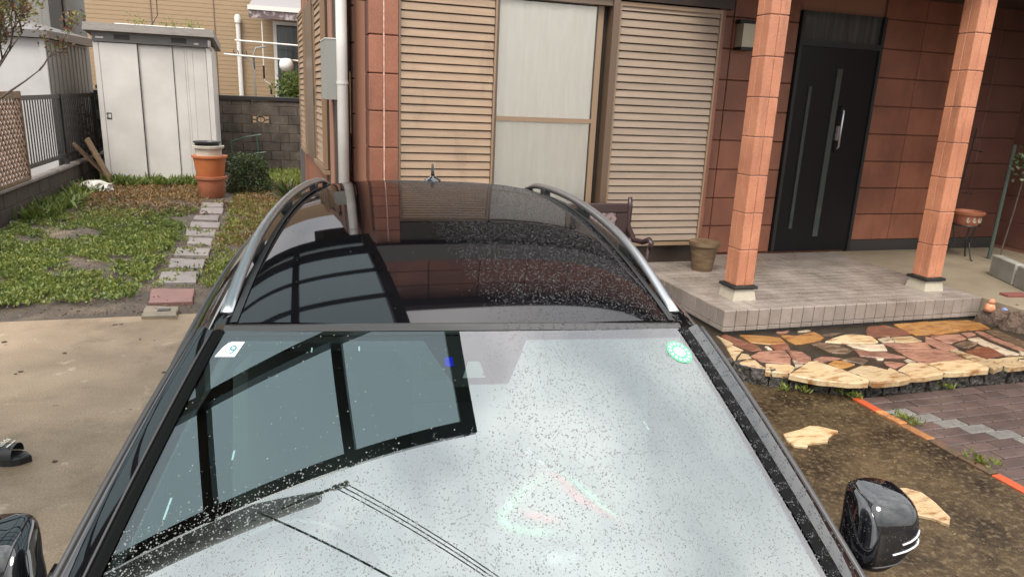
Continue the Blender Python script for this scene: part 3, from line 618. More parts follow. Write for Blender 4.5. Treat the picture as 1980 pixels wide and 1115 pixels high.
SB('shutter_box', 'bronze', 2.05, 3.12, .036, .085, 1.08, 2.93); SB('handle', 'vent', 2.04, 2.05, .05, .075, 1.75, 1.95)
for x0, x1, zb, zt, yy in ((.76, 1.62, 1.13, 2.84, .062), (3.2, 4.25, 1.08, 2.92, .075)):
    s = shutter(x0, x1, zb, zt, 0, side); s.rotation_euler = (0, 0, R(180)); s.location = ((x0 + x1) / 2, yy, 0)
mbx = SB('meter_box', 'box_grey', -.12, .36, .032, .13, 1.85, 2.37); SB('lid_edge', 'white', -.125, .36, .03, .135, 2.37, 2.378, mbx)
dp = MB().tube([rel(.515, 6.87, .02), rel(.515, 6.87, 4.5)], .05, 14).build('drainpipe', 'pipe', house, smooth=True)
for z in (.9, 2.0, 3.1): MB().lathe([(.0505, -.012), (.055, -.012), (.055, .012), (.0505, .012)], 14, rel(.515, 6.87, z)).box(.515 - hx - .006, .515 - hx + .006, 6.91 - hy, 6.99 - hy, z - .01, z + .01).build('bracket', 'pipe', dp, smooth=False)
MB().tube([rel(.57, 6.93, 2.5), rel(.575, 6.93, 1.6), rel(.58, 6.94, 1.2)], .012, 6).build('cable', 'cable', house)
MB().tube([rel(.585, 6.96, 2.1), rel(.585, 6.96, 1.55)], .012, 6).build('gas_hose', 'gravel_y', house)
# porch pillars on flared pedestals
pt_f = MB().cbox(-.0435, .0435, -.008, .02, -TH / 2 + .004, TH / 2 - .004, .004).mesh('pillar_tile', 'tile_pillar')
for (px_, lab) in ((3.77, ''), (5.885, '')):
    py_ = 5.215
    pl = bpy.data.objects.new('porch_pillar', MB().box(-.078, .078, -.078, .078, ZP + .12, 3.3).mesh('porch_pillar', 'caulk')); C.objects.link(pl); pl.parent = house; pl.location = rel(px_, py_, 0)
    MB().add([(-.115, -.115, ZP), (.115, -.115, ZP), (.115, .115, ZP), (-.115, .115, ZP), (-.098, -.098, ZP + .10), (.098, -.098, ZP + .10), (.098, .098, ZP + .10), (-.098, .098, ZP + .10)],
             [(0, 3, 2, 1), (4, 5, 6, 7), (0, 1, 5, 4), (1, 2, 6, 5), (2, 3, 7, 6), (3, 0, 4, 7)]).build('pedestal', 'pedestal', pl)
    MB().cbox(-.12, .12, -.12, .12, ZP + .1, ZP + .125, .004).build('base_plate', 'cable', pl)
    for r in range(10):
        z = ZP + .128 + TH * (r + .5)
        if z > 3.2: break
        for sx in (-.045, .045):
            for rz in (0, 90, 180, 270):
                v = Matrix.Rotation(R(rz), 3, 'Z') @ Vector((sx, -.082, 0)); put('pillar_tile', pt_f, pl, (v.x, v.y, z), (0, 0, R(rz)))
# entrance door, transom, lamp
dr = HB('door', 'door', 5.40, 6.46, 6.92, 6.968, .33, 2.62)
for a in (5.37, 6.46): HB('door_frame', 'black_iron', a, a + .04, 6.9, 6.967, .33, 2.98, parent=dr)
HB('door_frame', 'black_iron', 5.41, 6.46, 6.9, 6.967, 2.62, 2.68, parent=dr)
HB('transom', 'nwin', 5.41, 6.46, 6.94, 6.965, 2.681, 2.98, parent=dr)
HB('light_slit', 'doorglass', 5.93, 6.0, 6.905, 6.919, .5, 2.4, parent=dr); HB('light_slit', 'doorglass', 5.58, 5.62, 6.905, 6.919, .6, 2.2, parent=dr)
MB().tube([rel(6.06, 6.915, 1.5), rel(6.06, 6.86, 1.55), rel(6.06, 6.86, 1.95), rel(6.06, 6.915, 2.0)], .014, 8).build('door_handle', 'satin', dr, smooth=True)
HB('lock_plate', 'satin', 6.03, 6.09, 6.905, 6.919, 1.62, 1.78, parent=dr)
wl = HB('wall_lamp', 'black_iron', 4.56, 4.74, 6.84, 6.93, 2.78, 2.82)
HB('lamp_glass', 'lamp', 4.58, 4.72, 6.80, 6.925, 2.55, 2.779, parent=wl); HB('lamp_base', 'black_iron', 4.57, 4.73, 6.79, 6.93, 2.52, 2.549, parent=wl)
gl = MB().tube([(0, 0, 0), (-.02, .14, .02), (-.02, .2, .04)], .02, 8).build('globe_lamp', 'bronze', side, loc=(4.45, .03, 2.28))
MB().lathe([(.001, -.10), (.06, -.085), (.095, -.04), (.10, 0), (.09, .05), (.05, .085), (.001, .09)], 16, (-.02, .24, -.03)).build('globe', 'lamp_w', gl, smooth=True)

# ================================================================== BACK OF THE GARDEN
# block wall
bw = thing('block_wall', 'stained concrete block wall with a black cap and one openwork block at the back of the garden', 'wall', (-.8, 17.55, 0))
bme = [MB().cbox(-.197, .197, -.055, .055, -.097, .097, .006).mesh('block', 'block')]
BZ = .2
for r in range(9):
    for c in range(13):
        x = -3.7 + .4 * c + (.2 if r % 2 else 0)
        if r == 6 and c == 8: continue
        put('block', bme[0], bw, (x + .8, rng.uniform(-.003, .003), .1 + BZ * r - .105 if r < 8 else 1.547), None, (1, 1, .52) if r == 8 else None)
MB().box(-3.05, 2.2, .0, .03, 0, 1.095).box(-3.05, .105, .0, .03, 1.095, 1.6).box(.495, 2.2, 0, .03, 1.095, 1.6).build('mortar_core', 'grout', bw)
MB().cbox(-3.0, 2.2, -.085, .085, 1.603, 1.70, .01).build('cap', 'blockcap', bw)
ob = thing_part = bpy.data.objects.new('openwork_block', None); C.objects.link(ob); ob.parent = bw; ob.location = (.3, 0, 1.195)
mb = MB().box(-.195, .195, -.05, .05, .07, .095).box(-.195, .195, -.05, .05, -.095, -.075).box(-.195, -.17, -.05, .05, -.075, .07).box(.17, .195, -.05, .05, -.075, .07)
mb.build('rim', 'block', ob)
for sg in (-1, 1):
    MB().tube([(sg * .17, 0, .0), (sg * .10, 0, -.015), (sg * .04, 0, -.06), (0, 0, -.075)], .014, 6).build('fan_rib', 'block', ob)
    MB().tube([(sg * .085, 0, -.02), (sg * .07, 0, .03), (sg * .035, 0, .055), (0, 0, .065)], .014, 6).build('fan_rib', 'block', ob)
MB().tube([(0, 0, -.075), (0, 0, .06)], .007, 6).build('fan_rib', 'block', ob)

# neighbour's house beyond
nb = thing('neighbour_house', 'beige sided house with a grey awning over its dark window beyond the block wall', 'house', (-1, 21, 0)); 
NY = 20.0
def NB(name, m, x0, x1, y0, y1, z0, z1, parent=None): return MB().box(x0 + 1, x1 + 1, y0 - 21, y1 - 21, z0, z1).build(name, m, parent or nb)
NB('wall', 'siding', -4.35, 4, NY + .02, NY + 6, 0, 6)
mb = MB(); z = .4
while z < 5.9:
    y0 = NY - 21; mb.add([(-3.35, y0 + .018, z), (5, y0 + .018, z), (5, y0 + .007, z), (-3.35, y0 + .007, z), (-3.35, y0 + .018, z + .098), (5, y0 + .018, z + .098), (5, y0 + .012, z + .098), (-3.35, y0 + .012, z + .098)],
           [(0, 3, 2, 1), (4, 5, 6, 7), (0, 1, 5, 4), (1, 2, 6, 5), (2, 3, 7, 6), (3, 0, 4, 7)]); z += .1
stuff(mb.build('siding_board', 'siding', nb))
for x in (-2.95, -1.55): NB('joint_strip', 'bronze', x, x + .02, NY - .004, NY + .01, .4, 5.9)
nw = NB('window', 'nwin', -.1, 1.5, NY - .01, NY + .016, 1.2, 3.42)
NB('frame', 'white', -.18, -.1, NY - .05, NY + .016, 1.12, 3.5, nw); NB('frame', 'white', -.1, 1.5, NY - .05, NY + .016, 3.42, 3.5, nw); NB('frame', 'white', -.1, 1.5, NY - .05, NY + .016, 1.12, 1.2, nw)
MB().tube([(-1.0 + 1 , NY - .09 - 21, 0), (-1.0 + 1, NY - .09 - 21, 3.5)], .055, 12).lathe([(.056, -.1), (.075, -.1), (.08, .02), (.05, .09), (.001, .1)], 12, (0, NY - .09 - 21, 3.5)).build('vent_pipe', 'white', nb, smooth=True, sharp=40)
aw = MB().add([(-.7 + 1, 18.9 - 21, 3.72), (2.5, 18.9 - 21, 3.72), (2.5, NY - 21, 4.2), (-.5 + 1, NY - 21, 4.2), (-.7 + 1, 18.9 - 21, 3.70), (2.5, 18.9 - 21, 3.70), (2.5, NY - 21, 4.18), (-.5 + 1, NY - 21, 4.18)],
         [(0, 1, 2, 3), (7, 6, 5, 4), (0, 4, 5, 1), (1, 5, 6, 2), (2, 6, 7, 3), (3, 7, 4, 0)]).build('awning', 'awning', nb)
MB().box(.28, 2.5, 18.85 - 21, 18.9 - 21, 3.64, 3.74).build('front_bar', 'white', aw); MB().box(.3, 2.5, 18.87 - 21, 18.885 - 21, 3.46, 3.64).build('valance', 'valance', aw)
NB('beam', 'white', -.55, 1.5, NY - .12, NY - .0, 4.22, 4.32)
cr = thing('awning_crank', 'thin cream awning crank rod with a black grip, hanging under the grey awning', 'crank', (-.42, 18.95, 2.1))
MB().tube([(0, 0, .3), (0, 0, 1.5)], .012, 6).tube([(0, 0, .0), (.02, 0, -.06), (.14, 0, -.12), (.15, 0, -.22)], .012, 6).build('rod', 'white', cr); MB().tube([(0, 0, 0), (0, 0, .3)], .022, 8).build('grip', 'black_pl', cr); MB().tube([(.15, 0, -.2), (.15, 0, -.36)], .022, 8).build('grip', 'black_pl', cr)
ld = thing('laundry_stand', 'white metal laundry pole stand with two horizontal poles in front of the beige house', 'laundry stand', (-.62, 18.6, 0))
MB().tube([(0, 0, 0), (0, 0, 2.25), (-.06, 0, 2.45), (-.25, 0, 2.6)], .022, 8).tube([(0, 0, 2.3), (-.01, 0, 2.62), (.06, 0, 2.78), (.28, 0, 2.82)], .022, 8).build('stand', 'box_grey', ld, smooth=True)
MB().tube([(-.4, 0, 2.92), (2.5, 0, 2.85)], .02, 8).build('laundry_pole', 'white', ld); MB().tube([(-.65, -.05, 2.6), (1.9, -.05, 2.5)], .02, 8).build('laundry_pole', 'white', ld)
for k in range(4): MB().tube([(-.42 + .09 * k, 0, 2.62), (-.44 + .09 * k, 0, 2.7)], .012, 6).build('hook', 'black_pl', ld)

def bush(name, label, cat, loc, rad, n, ln, wd, m, zc=None, group=None, shell=.6):
    t = thing(name, label, cat, loc, 0, group)
    d = nrng.normal(size=(n, 3)); d /= np.linalg.norm(d, axis=1, keepdims=True); d[:, 2] = np.abs(d[:, 2]) if zc is None else d[:, 2]
    rr = (shell + (1 - shell) * nrng.random(n)) * (1 + .12 * np.sin(d[:, 0] * 9 + 1) * np.sin(d[:, 1] * 8) + .1 * np.sin(d[:, 2] * 11))
    P = d * rr[:, None] * np.array(rad); P[:, 2] += 0 if zc is None else zc
    D = d + nrng.normal(size=(n, 3)) * .8; D[:, 2] += .3; D /= np.linalg.norm(D, axis=1, keepdims=True)
    stuff(leaves('foliage', P, D, ln * (.7 + .6 * nrng.random(n)), wd, m, t))
    mb = MB()
    for k in range(7):
        a = k * .9; mb.tube([(0, 0, 0), (rad[0] * .35 * math.cos(a), rad[1] * .35 * math.sin(a), (zc or rad[2] * .4)), (rad[0] * .7 * math.cos(a), rad[1] * .7 * math.sin(a), (zc or 0) + rad[2] * .6)], [.012, .009, .004], 5)
    mb.build('stem', 'bark', t); return t
bush('round_bush', 'clipped round dark green bush beside the terracotta pots', 'bush', (-.66, 14.2, 0), (.42, .42, .78), 7000, .045, .022, 'leaf_d')
bush('shrub', 'loose green shrub in front of the dark window of the beige house', 'shrub', (.25, 18.6, 0), (.48, .35, .5), 1500, .10, .035, 'leaf', zc=1.85, shell=.2)

# garden shed
sh = thing('garden_shed', 'tall white steel garden shed with three sliding doors and a sloping grey roof', 'shed', (-2.28, 15.9, 0))
def SH(name, m, x0, x1, y0, y1, z0, z1, parent=None, c=.006): return MB().cbox(x0 + 2.28, x1 + 2.28, y0 - 15.9, y1 - 15.9, z0, z1, c).build(name, m, parent or sh)
SH('body', 'shed', -3.24, -1.29, 15.36, 16.6, .06, 2.62); SH('base', 'cblock', -3.22, -1.3, 15.38, 16.58, -.05, .06)
SH('corner_post', 'shed', -3.26, -3.17, 15.30, 15.355, .05, 2.58); SH('corner_post', 'shed', -1.36, -1.27, 15.30, 15.355, .05, 2.58)
dA = SH('door', 'shed', -3.165, -2.53, 15.295, 15.33, .09, 2.575); dB = SH('door', 'shed', -2.56, -1.94, 15.332, 15.345, .09, 2.565); dC = SH('door', 'shed', -1.95, -1.37, 15.346, 15.358, .09, 2.56)
SH('door_edge', 'vent', -2.54, -2.528, 15.29, 15.331, .09, 2.575, dA, .001); SH('door_edge', 'vent', -1.955, -1.943, 15.328, 15.346, .09, 2.565, dB, .001)
for x in (-1.76, -1.72, -1.62): SH('door_rib', 'shed', x, x + .012, 15.338, 15.346, .12, 2.54, dC, .002)
SH('handle', 'vent', -3.145, -3.06, 15.288, 15.296, 1.21, 1.33, dA, .003); SH('handle_plate', 'shed', -3.115, -3.07, 15.284, 15.289, 1.235, 1.305, dA, .002); SH('keyhole', 'box_grey', -3.142, -3.122, 15.284, 15.289, 1.25, 1.29, dA, .002)
SH('rail_sill', 'box_grey', -3.16, -1.37, 15.285, 15.36, .04, .088)
fa = SH('fascia', 'fascia', -3.26, -1.27, 15.27, 15.355, 2.582, 2.76)
for x in (-2.9, -1.95): SH('vent', 'vent', x, x + .26, 15.262, 15.271, 2.635, 2.72, fa, .002)
SH('maker_plate', 'white', -3.2, -3.07, 15.264, 15.271, 2.64, 2.67, fa, .001); SH('maker_plate', 'white', -1.56, -1.48, 15.264, 15.271, 2.62, 2.65, fa, .001)
rf = MB().add([(-3.36 + 2.28, -.75, 2.76), (-1.2 + 2.28, -.75, 2.76), (-1.2 + 2.28, .85, 2.58), (-3.36 + 2.28, .85, 2.58), (-3.36 + 2.28, -.75, 2.90), (-1.2 + 2.28, -.75, 2.90), (-1.2 + 2.28, .85, 2.72), (-3.36 + 2.28, .85, 2.72)],
         [(0, 3, 2, 1), (4, 5, 6, 7), (0, 1, 5, 4), (1, 2, 6, 5), (2, 3, 7, 6), (3, 0, 4, 7)]).build('roof', 'roofsteel', sh)
MB().box(-3.37 + 2.28, -1.19 + 2.28, -.765, -.751, 2.765, 2.82).build('gutter_lip', 'roofsteel', rf); MB().cbox(-.75, .85, .2, .3, 2.83, 2.97, .01).build('roof_board', 'white', rf)
MB().tube([(1.0, -.78, 2.70), (1.0, -.78, 2.6), (1.03, -.75, 2.52)], .03, 6).build('spout', 'roofsteel', rf)
leaves_n = 260
P = np.stack([nrng.choice([-2.62, -2.05, -1.68], leaves_n) + nrng.normal(0, .09, leaves_n), 16.15 + nrng.normal(0, .05, leaves_n), 2.88 + np.abs(nrng.normal(0, .1, leaves_n))], 1)
tag(stuff(leaves('roof_weeds', P, dirs(leaves_n), .07, .02, 'leaf_y')), 'small yellow-green weeds sprouting along the shed roof', 'weeds')

# low wall, fence, lattice on the left
lw = thing('boundary_wall', 'low mossy block wall with a grey coping under the black fence', 'wall', (-3.6, 12.5, 0))
for k in range(2):
    for j in range(22):
        y = -5.3 + .5 * j + (.25 if k else 0); MB().cbox(-.07, .03, y + .004, y + .496, .215 * k, .215 * k + .211, .006).build('wall_block', 'lowwall', lw)
MB().cbox(-.075, .065, -5.3, 5.4, .428, .475, .008).build('coping', 'coping', lw)
fn = thing('metal_fence', 'dark brown metal fence of upright bars above the low wall', 'fence', (-3.63, 14.4, 0))
for y in (-2.28, -.1, 2.2): MB().box(-.03, .03, y - .03, y + .03, .47, 1.66).build('post', 'fence', fn)
MB().box(-.012, .012, -2.25, 2.3, 1.58, 1.65).build('top_rail', 'fence', fn); MB().box(-.022, .022, -2.25, 2.3, .60, .66).build('bottom_rail', 'fence', fn)
bar = MB().box(-.006, .006, -.016, .016, .655, 1.59).mesh('bar', 'fence')
k = -2.2
while k < 2.2: put('bar', bar, fn, (0, k, 0)); k += .128
lt = thing('lattice_panel', 'weathered brown wooden lattice panel at the left end of the fence', 'lattice', (-3.56, 11.1, 0))
for y0, y1, z0_, z1_ in ((-1.0, .95, 1.62, 1.72), (-1.0, .95, .48, .53)): MB().cbox(-.02, .02, y0, y1, z0_, z1_, .004).build('frame', 'wood', lt)
MB().cbox(-.022, .022, .90, .955, .48, 1.72, .004).build('frame', 'wood', lt)
for sgn, xo in ((1, -.006), (-1, .006)):
    for j in range(-10, 24):
        y = -1. + .13 * j; a = Vector((xo, y, .53)); b = Vector((xo, y + sgn * 1.09, 1.62))
        def clip(a, b):
            t0, t1 = 0., 1.; dy = b.y - a.y
            for lim, s in ((-1., 1), (.9, -1)):
                ta = (lim - a.y) / dy
                if (dy > 0) == (s > 0): t0 = max(t0, ta)
                else: t1 = min(t1, ta)
            return (a.lerp(b, t0), a.lerp(b, t1)) if t1 - t0 > .05 else None
        q = clip(a, b)
        if q: 
            dd = (q[1] - q[0]).normalized(); nn = Vector((0, -dd.z, dd.y)) * .022; e = Vector((.005, 0, 0))
            vs = [p + s1 * nn + s2 * e for p in q for s1 in (-1, 1) for s2 in (-1, 1)]
            MB().add(vs, [(0, 1, 3, 2), (4, 6, 7, 5), (0, 4, 5, 1), (2, 3, 7, 6), (0, 2, 6, 4), (1, 5, 7, 3)]).build('lattice_strip', 'lattice', lt)
# neighbour's shed behind the fence
ns = thing('neighbour_shed', 'white shed with grey ribbed side and dark roof edge behind the fence', 'shed', (-4.9, 16, 0))
MB().box(-1.3, 1.03, -1.38, 1.6, 0, 2.55).build('body', 'shed2', ns)
MB().box(.97, 1.06, -1.4, -1.34, 0, 2.55).build('corner_post', 'shed2', ns)
for j in range(11): MB().box(1.032, 1.055, -1.25 + .26 * j, -1.09 + .26 * j, 0, 2.52).build('side_rib', 'shed3', ns)
MB().box(1.03, 1.036, -1.33, 1.6, 0, 2.53).build('side_sheet', 'shed3', ns)
MB().add([(-1.4, -1.5, 2.56), (1.14, -1.5, 2.56), (1.14, 1.75, 2.56), (-1.4, 1.75, 2.56), (-1.4, -1.5, 2.68), (1.14, -1.5, 2.68), (1.14, 1.75, 2.72), (-1.4, 1.75, 2.72), (-.1, 0, 3.05)], [(0, 3, 2, 1), (0, 1, 5, 4), (1, 2, 6, 5), (2, 3, 7, 6), (3, 0, 4, 7), (4, 5, 8), (5, 6, 8), (6, 7, 8), (7, 4, 8)]).build('roof', 'fascia', ns)
fh = thing('far_house', 'pale far house with a dark window half hidden by the leafy tree', 'house', (-8, 24, 0))
MB().box(-6, 2.6, -1, 4, 0, 7).build('wall', 'shed3', fh); MB().box(-.3, 1.6, -1.03, -.99, 3.6, 5.2).build('window', 'nwin', fh); MB().box(2.2, 2.5, -1.2, -1.01, 0, 7).build('drainpipe', 'vent', fh); MB().box(-6.3, 2.9, -1.5, 4, 7, 7.2).build('roof', 'fascia', fh)
bush('hedge_bush', 'dark green hedge glimpsed between the two sheds behind the fence', 'hedge', (-4.35, 18.6, 0), (.9, .5, 1.9), 2500, .09, .04, 'green_far')
bush('dead_bush', 'dark reddish bush growing behind the fence next to the shed', 'bush', (-3.95, 16.6, 0), (.3, .8, 1.5), 1600, .08, .04, 'leaf_dead')
# boards, bag
for i, (a, b, w) in enumerate((((-3.50, 14.35, .16), (-3.36, 15.1, .9), .2), ((-3.36, 14.5, .1), (-3.31, 15.15, .93), .3), ((-3.40, 14.1, .02), (-3.05, 15.12, .2), .1))):
    a = Vector((-3.02 - .05 * i, 14.95, .02)); b = Vector((-3.62 + .2 * i, 14.75 + .12 * i, .80 + .08 * i)) if i < 2 else Vector((-3.6, 14.4, .12))
    dd = (b - a).normalized(); s1 = dd.cross(Vector((0, 1, 0))).normalized() * .015; s2 = s1.cross(dd).normalized() * (w / 2)
    vs = [p + u * s1 + v * s2 for p in (a, b) for u in (-1, 1) for v in (-1, 1)]
    tag(MB().add(vs, [(0, 1, 3, 2), (4, 6, 7, 5), (0, 4, 5, 1), (2, 3, 7, 6), (0, 2, 6, 4), (1, 5, 7, 3)]).build('wooden_board', 'wood'),
        ('old wet board leaning against the left edge of the white shed, nearer of two', 'wider wet board leaning against the shed behind the other leaning board', 'thin board lying low on the ground in front of the leaning boards')[i], 'board', 'old boards beside the shed')
bagme = ico('plastic_bag', 'bag', .2, 3, .16, (1.3, .8, .62), 5); b_ = put('plastic_bag', bagme, None, (-3.16, 14.05, .1)); tag(b_, 'crumpled white plastic bag lying by the leaning boards', 'bag')

# flower pots
PX, PY = -1.25, 13.5
tag(MB().lathe([(.001, 0), (.17, 0), (.20, .03), (.235, .33), (.262, .34), (.268, .385), (.25, .39), (.225, .36), (.001, .33)], 28).build('flower_pot', 'terracotta2', smooth=True, loc=(PX, PY, 0), sharp=40), 'terracotta clay pot with a rolled rim, bottom of the stack', 'flower pot', 'stacked flower pots')
tag(MB().lathe([(.001, .335), (.20, .335), (.225, .42), (.268, .70), (.290, .705), (.292, .74), (.27, .745), (.001, .69)], 28).build('flower_pot', 'terracotta', smooth=True, loc=(PX - .005, PY + .005, 0), sharp=40), 'bright orange plastic planter standing in the clay pot', 'flower pot', 'stacked flower pots')
tag(MB().lathe([(.001, .70), (.20, .70), (.222, .86), (.255, .865), (.262, .905), (.24, .91), (.215, .87), (.001, .84)], 28).build('flower_pot', 'cream_pot', smooth=True, loc=(PX - .015, PY, 0), sharp=40), 'cream pot with a thick pale rim on top of the orange planter', 'flower pot', 'stacked flower pots')
tag(MB().lathe([(.001, .86), (.17, .86), (.21, .955), (.225, .96), (.225, .975), (.205, .975), (.17, .93), (.001, .92)], 28).build('flower_pot', 'black_pl', smooth=True, loc=(PX - .03, PY, 0), sharp=40), 'shallow black plastic pot on top of the stack', 'flower pot', 'stacked flower pots')
wr = thing('garden_chair', 'thin dark green metal frame in front of the block wall', 'garden frame', (-.6, 16.6, 0))
MB().tube([(-.5, 0, .75), (-.2, 0, .86), (.12, 0, .92)], .015, 6).tube([(-.5, 0, .42), (-.1, 0, .5), (.2, 0, .55)], .015, 6).build('rail', 'hose', wr); MB().tube([(.08, 0, 0), (.02, 0, .92)], .015, 6).tube([(-.45, 0, 0), (-.5, 0, .8)], .015, 6).build('leg', 'hose', wr)
# stepping stones
SN = ['square old concrete lid with a dark hole, set at the edge of the driveway', 'pink slab lying alone on the bare soil beside the driveway', 'broad pale slab, first of the grey-pink slabs past the bare soil', 'second grey-pink slab past the bare soil', 'third grey-pink slab past the bare soil, spotted with dark holes',
      'fourth grey-pink slab past the bare soil, shifted to the right', 'fifth grey-pink slab past the bare soil', 'sixth grey-pink slab past the bare soil', 'third grey-pink slab counted back from the terracotta pots', 'second grey-pink slab counted back from the terracotta pots', 'slab right in front of the terracotta pots, half buried']
for i, p in enumerate(SLABS):
    cx = sum(q[0] for q in p) / 4; cy = sum(q[1] for q in p) / 4
    q = []
    for k in range(4):
        a, b = p[k], p[(k + 1) % 4]; q.append(a)
        for t in (.33, .66): q.append((a[0] + (b[0] - a[0]) * t + rng.uniform(-.008, .008), a[1] + (b[1] - a[1]) * t + rng.uniform(-.008, .008)))
    o = MB().prism([(x - cx, y - cy) for x, y in q], -.05, 0, inset=.008, jit=.002).build('stepping_slab', 'lid' if i == 0 else 'slab_p' if i == 1 else 'slab_g', loc=(cx, cy, .036 + .010 * (i > 1)), rot=(rng.uniform(-.02, .02), rng.uniform(-.02, .02), 0))
    tag(o, SN[i], 'paving slab', 'stepping slabs across the garden')
tag(MB().cbox(-.05, .05, -.03, .03, -.01, .0, .004).build('drain_cover', 'vent', loc=(-1.05, 6.52, .046)), 'small dark slot cover on the old concrete lid', 'drain cover')
LOOSE = [[(2.874, 3.333), (3.011, 3.359), (3.121, 3.392), (3.178, 3.371), (3.249, 3.289), (3.131, 3.233), (3.078, 3.182), (2.931, 3.188), (2.906, 3.151), (2.832, 3.181), (2.843, 3.268)],
         [(3.057, 2.639), (3.115, 2.626), (3.167, 2.573), (3.153, 2.478), (3.112, 2.346), (3.047, 2.292), (3.013, 2.364), (2.911, 2.442), (2.90, 2.544)]]
for i, p in enumerate(LOOSE):
    cx = sum(q[0] for q in p) / len(p); cy = sum(q[1] for q in p) / len(p)
    tag(MB().prism([(x - cx, y - cy) for x, y in p], -.03, 0, inset=.004, jit=.002).build('flat_stone', 'fl_cream', loc=(cx, cy, .016)), ('jagged cream stone lying on the dark driveway near the terrace', 'smooth pale yellow stone lying on the driveway behind the right wing mirror')[i], 'flat stone', 'loose flat stones on the driveway')

# bench
bn = thing('bench', 'brown cast iron bench with a pierced back in front of the right shutter', 'bench', (2.6, 6.2, .112))
ox, zb = 0, .0
for x in (-.56, .56):
    MB().tube([(x, .0, .0), (x, .02, .42), (x, .04, .62), (x, .02, .86), (x, .03, .95)], [.026, .03, .03, .028, .02], 8).build('back_post', 'bench', bn, smooth=True)
    MB().tube([(x, .02, .66), (x, -.12, .56), (x, -.3, .575), (x, -.42, .62), (x, -.47, .595), (x, -.45, .55), (x, -.41, .56)], [.03, .026, .026, .028, .026, .02, .012], 8).build('arm', 'bench', bn, smooth=True)
    MB().tube([(x, -.43, .57), (x, -.40, .4), (x, -.43, .18), (x, -.47, .0)], [.016, .02, .02, .025], 8).build('leg', 'bench', bn, smooth=True)
MB().cbox(-.54, .54, .0, .045, .80, .89, .01).build('back_rail', 'bench', bn); MB().cbox(-.54, .54, .0, .045, .45, .51, .01).build('back_rail', 'bench', bn)
for x0, x1 in ((-.54, -.42), (.42, .54)): MB().cbox(x0, x1, .002, .043, .511, .799, .006).build('back_stile', 'bench', bn)
for sgn, yy in ((1, .012), (-1, .024)):
    for j in range(-4, 14):
        a = Vector((-.42 + .085 * j, yy, .51)); b = Vector((-.42 + .085 * j + sgn * .29, yy, .80)); t0 = 0; t1 = 1
        for lim in (-.42, .42):
            t = (lim - a.x) / (b.x - a.x)
            if (lim < 0) == (b.x > a.x): t0 = max(t0, t)
            else: t1 = min(t1, t)
        if t1 - t0 > .08:
            q = (a.lerp(b, t0), a.lerp(b, t1)); dd = (q[1] - q[0]).normalized(); nn = Vector((-dd.z, 0, dd.x)) * .017; e = Vector((0, .005, 0))
            vs = [p + s1 * nn + s2 * e for p in q for s1 in (-1, 1) for s2 in (-1, 1)]
            MB().add(vs, [(0, 1, 3, 2), (4, 6, 7, 5), (0, 4, 5, 1), (2, 3, 7, 6), (0, 2, 6, 4), (1, 5, 7, 3)]).build('lattice_bar', 'bench_s', bn)
for j in range(5): MB().cbox(-.55, .55, -.42 + .085 * j, -.35 + .085 * j, .40, .425, .006).build('seat_slat', 'bench', bn)

# planter and things right of the porch
tag(MB().lathe([(.001, 0), (.10, 0), (.14, .26), (.155, .26), (.155, .3), (.13, .3), (.001, .26)], 20).build('planter', 'wood', smooth=True, loc=(4.02, 6.2, ZP), sharp=40), 'brown planter on the porch floor beside the left porch pillar', 'planter')
ps = thing('plant_stand', 'black iron plant stand under the scrolled terracotta pot', 'plant stand', (7.68, 6.4, ZP - .008))
for k in range(3):
    a = 2.1 * k + .4; MB().tube([(.14 * math.cos(a), .14 * math.sin(a), .40), (.09 * math.cos(a), .09 * math.sin(a), .2), (.16 * math.cos(a), .16 * math.sin(a), .02), (.19 * math.cos(a), .19 * math.sin(a), .0)], .009, 6).build('leg', 'black_iron', ps)
MB().tube([(.14 * math.cos(t * .35), .14 * math.sin(t * .35), .40) for t in range(19)], .009, 6).build('ring', 'black_iron', ps)
fp = tag(MB().lathe([(.001, 0), (.10, 0), (.125, .03), (.135, .13), (.165, .14), (.175, .17), (.15, .18), (.13, .15), (.001, .14)], 24).build('flower_pot', 'terracotta2', smooth=True, loc=(7.68, 6.4, .70), sharp=40), 'terracotta bowl with pale scroll relief on a black iron stand', 'flower pot')
for a in (-2.4, -1.9, -1.4, -.9): MB().tube([(.132 * math.cos(a + .12 * s_ * math.cos(s_ * 6)), .132 * math.sin(a + .12 * s_ * math.cos(s_ * 6)), .085 + .03 * math.sin(s_ * 6)) for s_ in [q / 8 for q in range(9)]], .008, 5).build('scroll', 'pedestal', fp)
gp = tag(MB().tube([(0, 0, 0), (.045, .02, 1.35)], .022, 8).build('garden_pole', 'green_pole', loc=(8.02, 6.3, ZP - .01)), 'grey-green pole leaning in the corner of the brown tiled walls', 'pole')
cp = thing('climbing_plant', 'small variegated plant climbing at the top of the green pole', 'plant', (8.12, 6.2, ZP)); n = 240
P = np.stack([nrng.normal(.06, .1, n), nrng.normal(-.05, .08, n), 1.12 + nrng.normal(0, .07, n)], 1); stuff(leaves('foliage', P, dirs(n, .1), .06, .035, 'leaf_v', cp)); MB().tube([(0, .05, 0), (.03, .02, .6), (.05, 0, 1.15)], .008, 5).build('stem', 'bark', cp)
tw = thing('wire_trellis', 'thin black wire plant support against the brown tiled wall', 'trellis', (7.72, 6.6, ZP))
MB().tube([(-.1, 0, 0), (.05, 0, 1.5)], .008, 5).build('stake', 'black_iron', tw)
for z in (.75, 1.25): MB().tube([(-.05 + z * .06, -.02, z), (.12 + z * .06, -.02, z - .02)], .006, 5).build('rung', 'black_iron', tw)
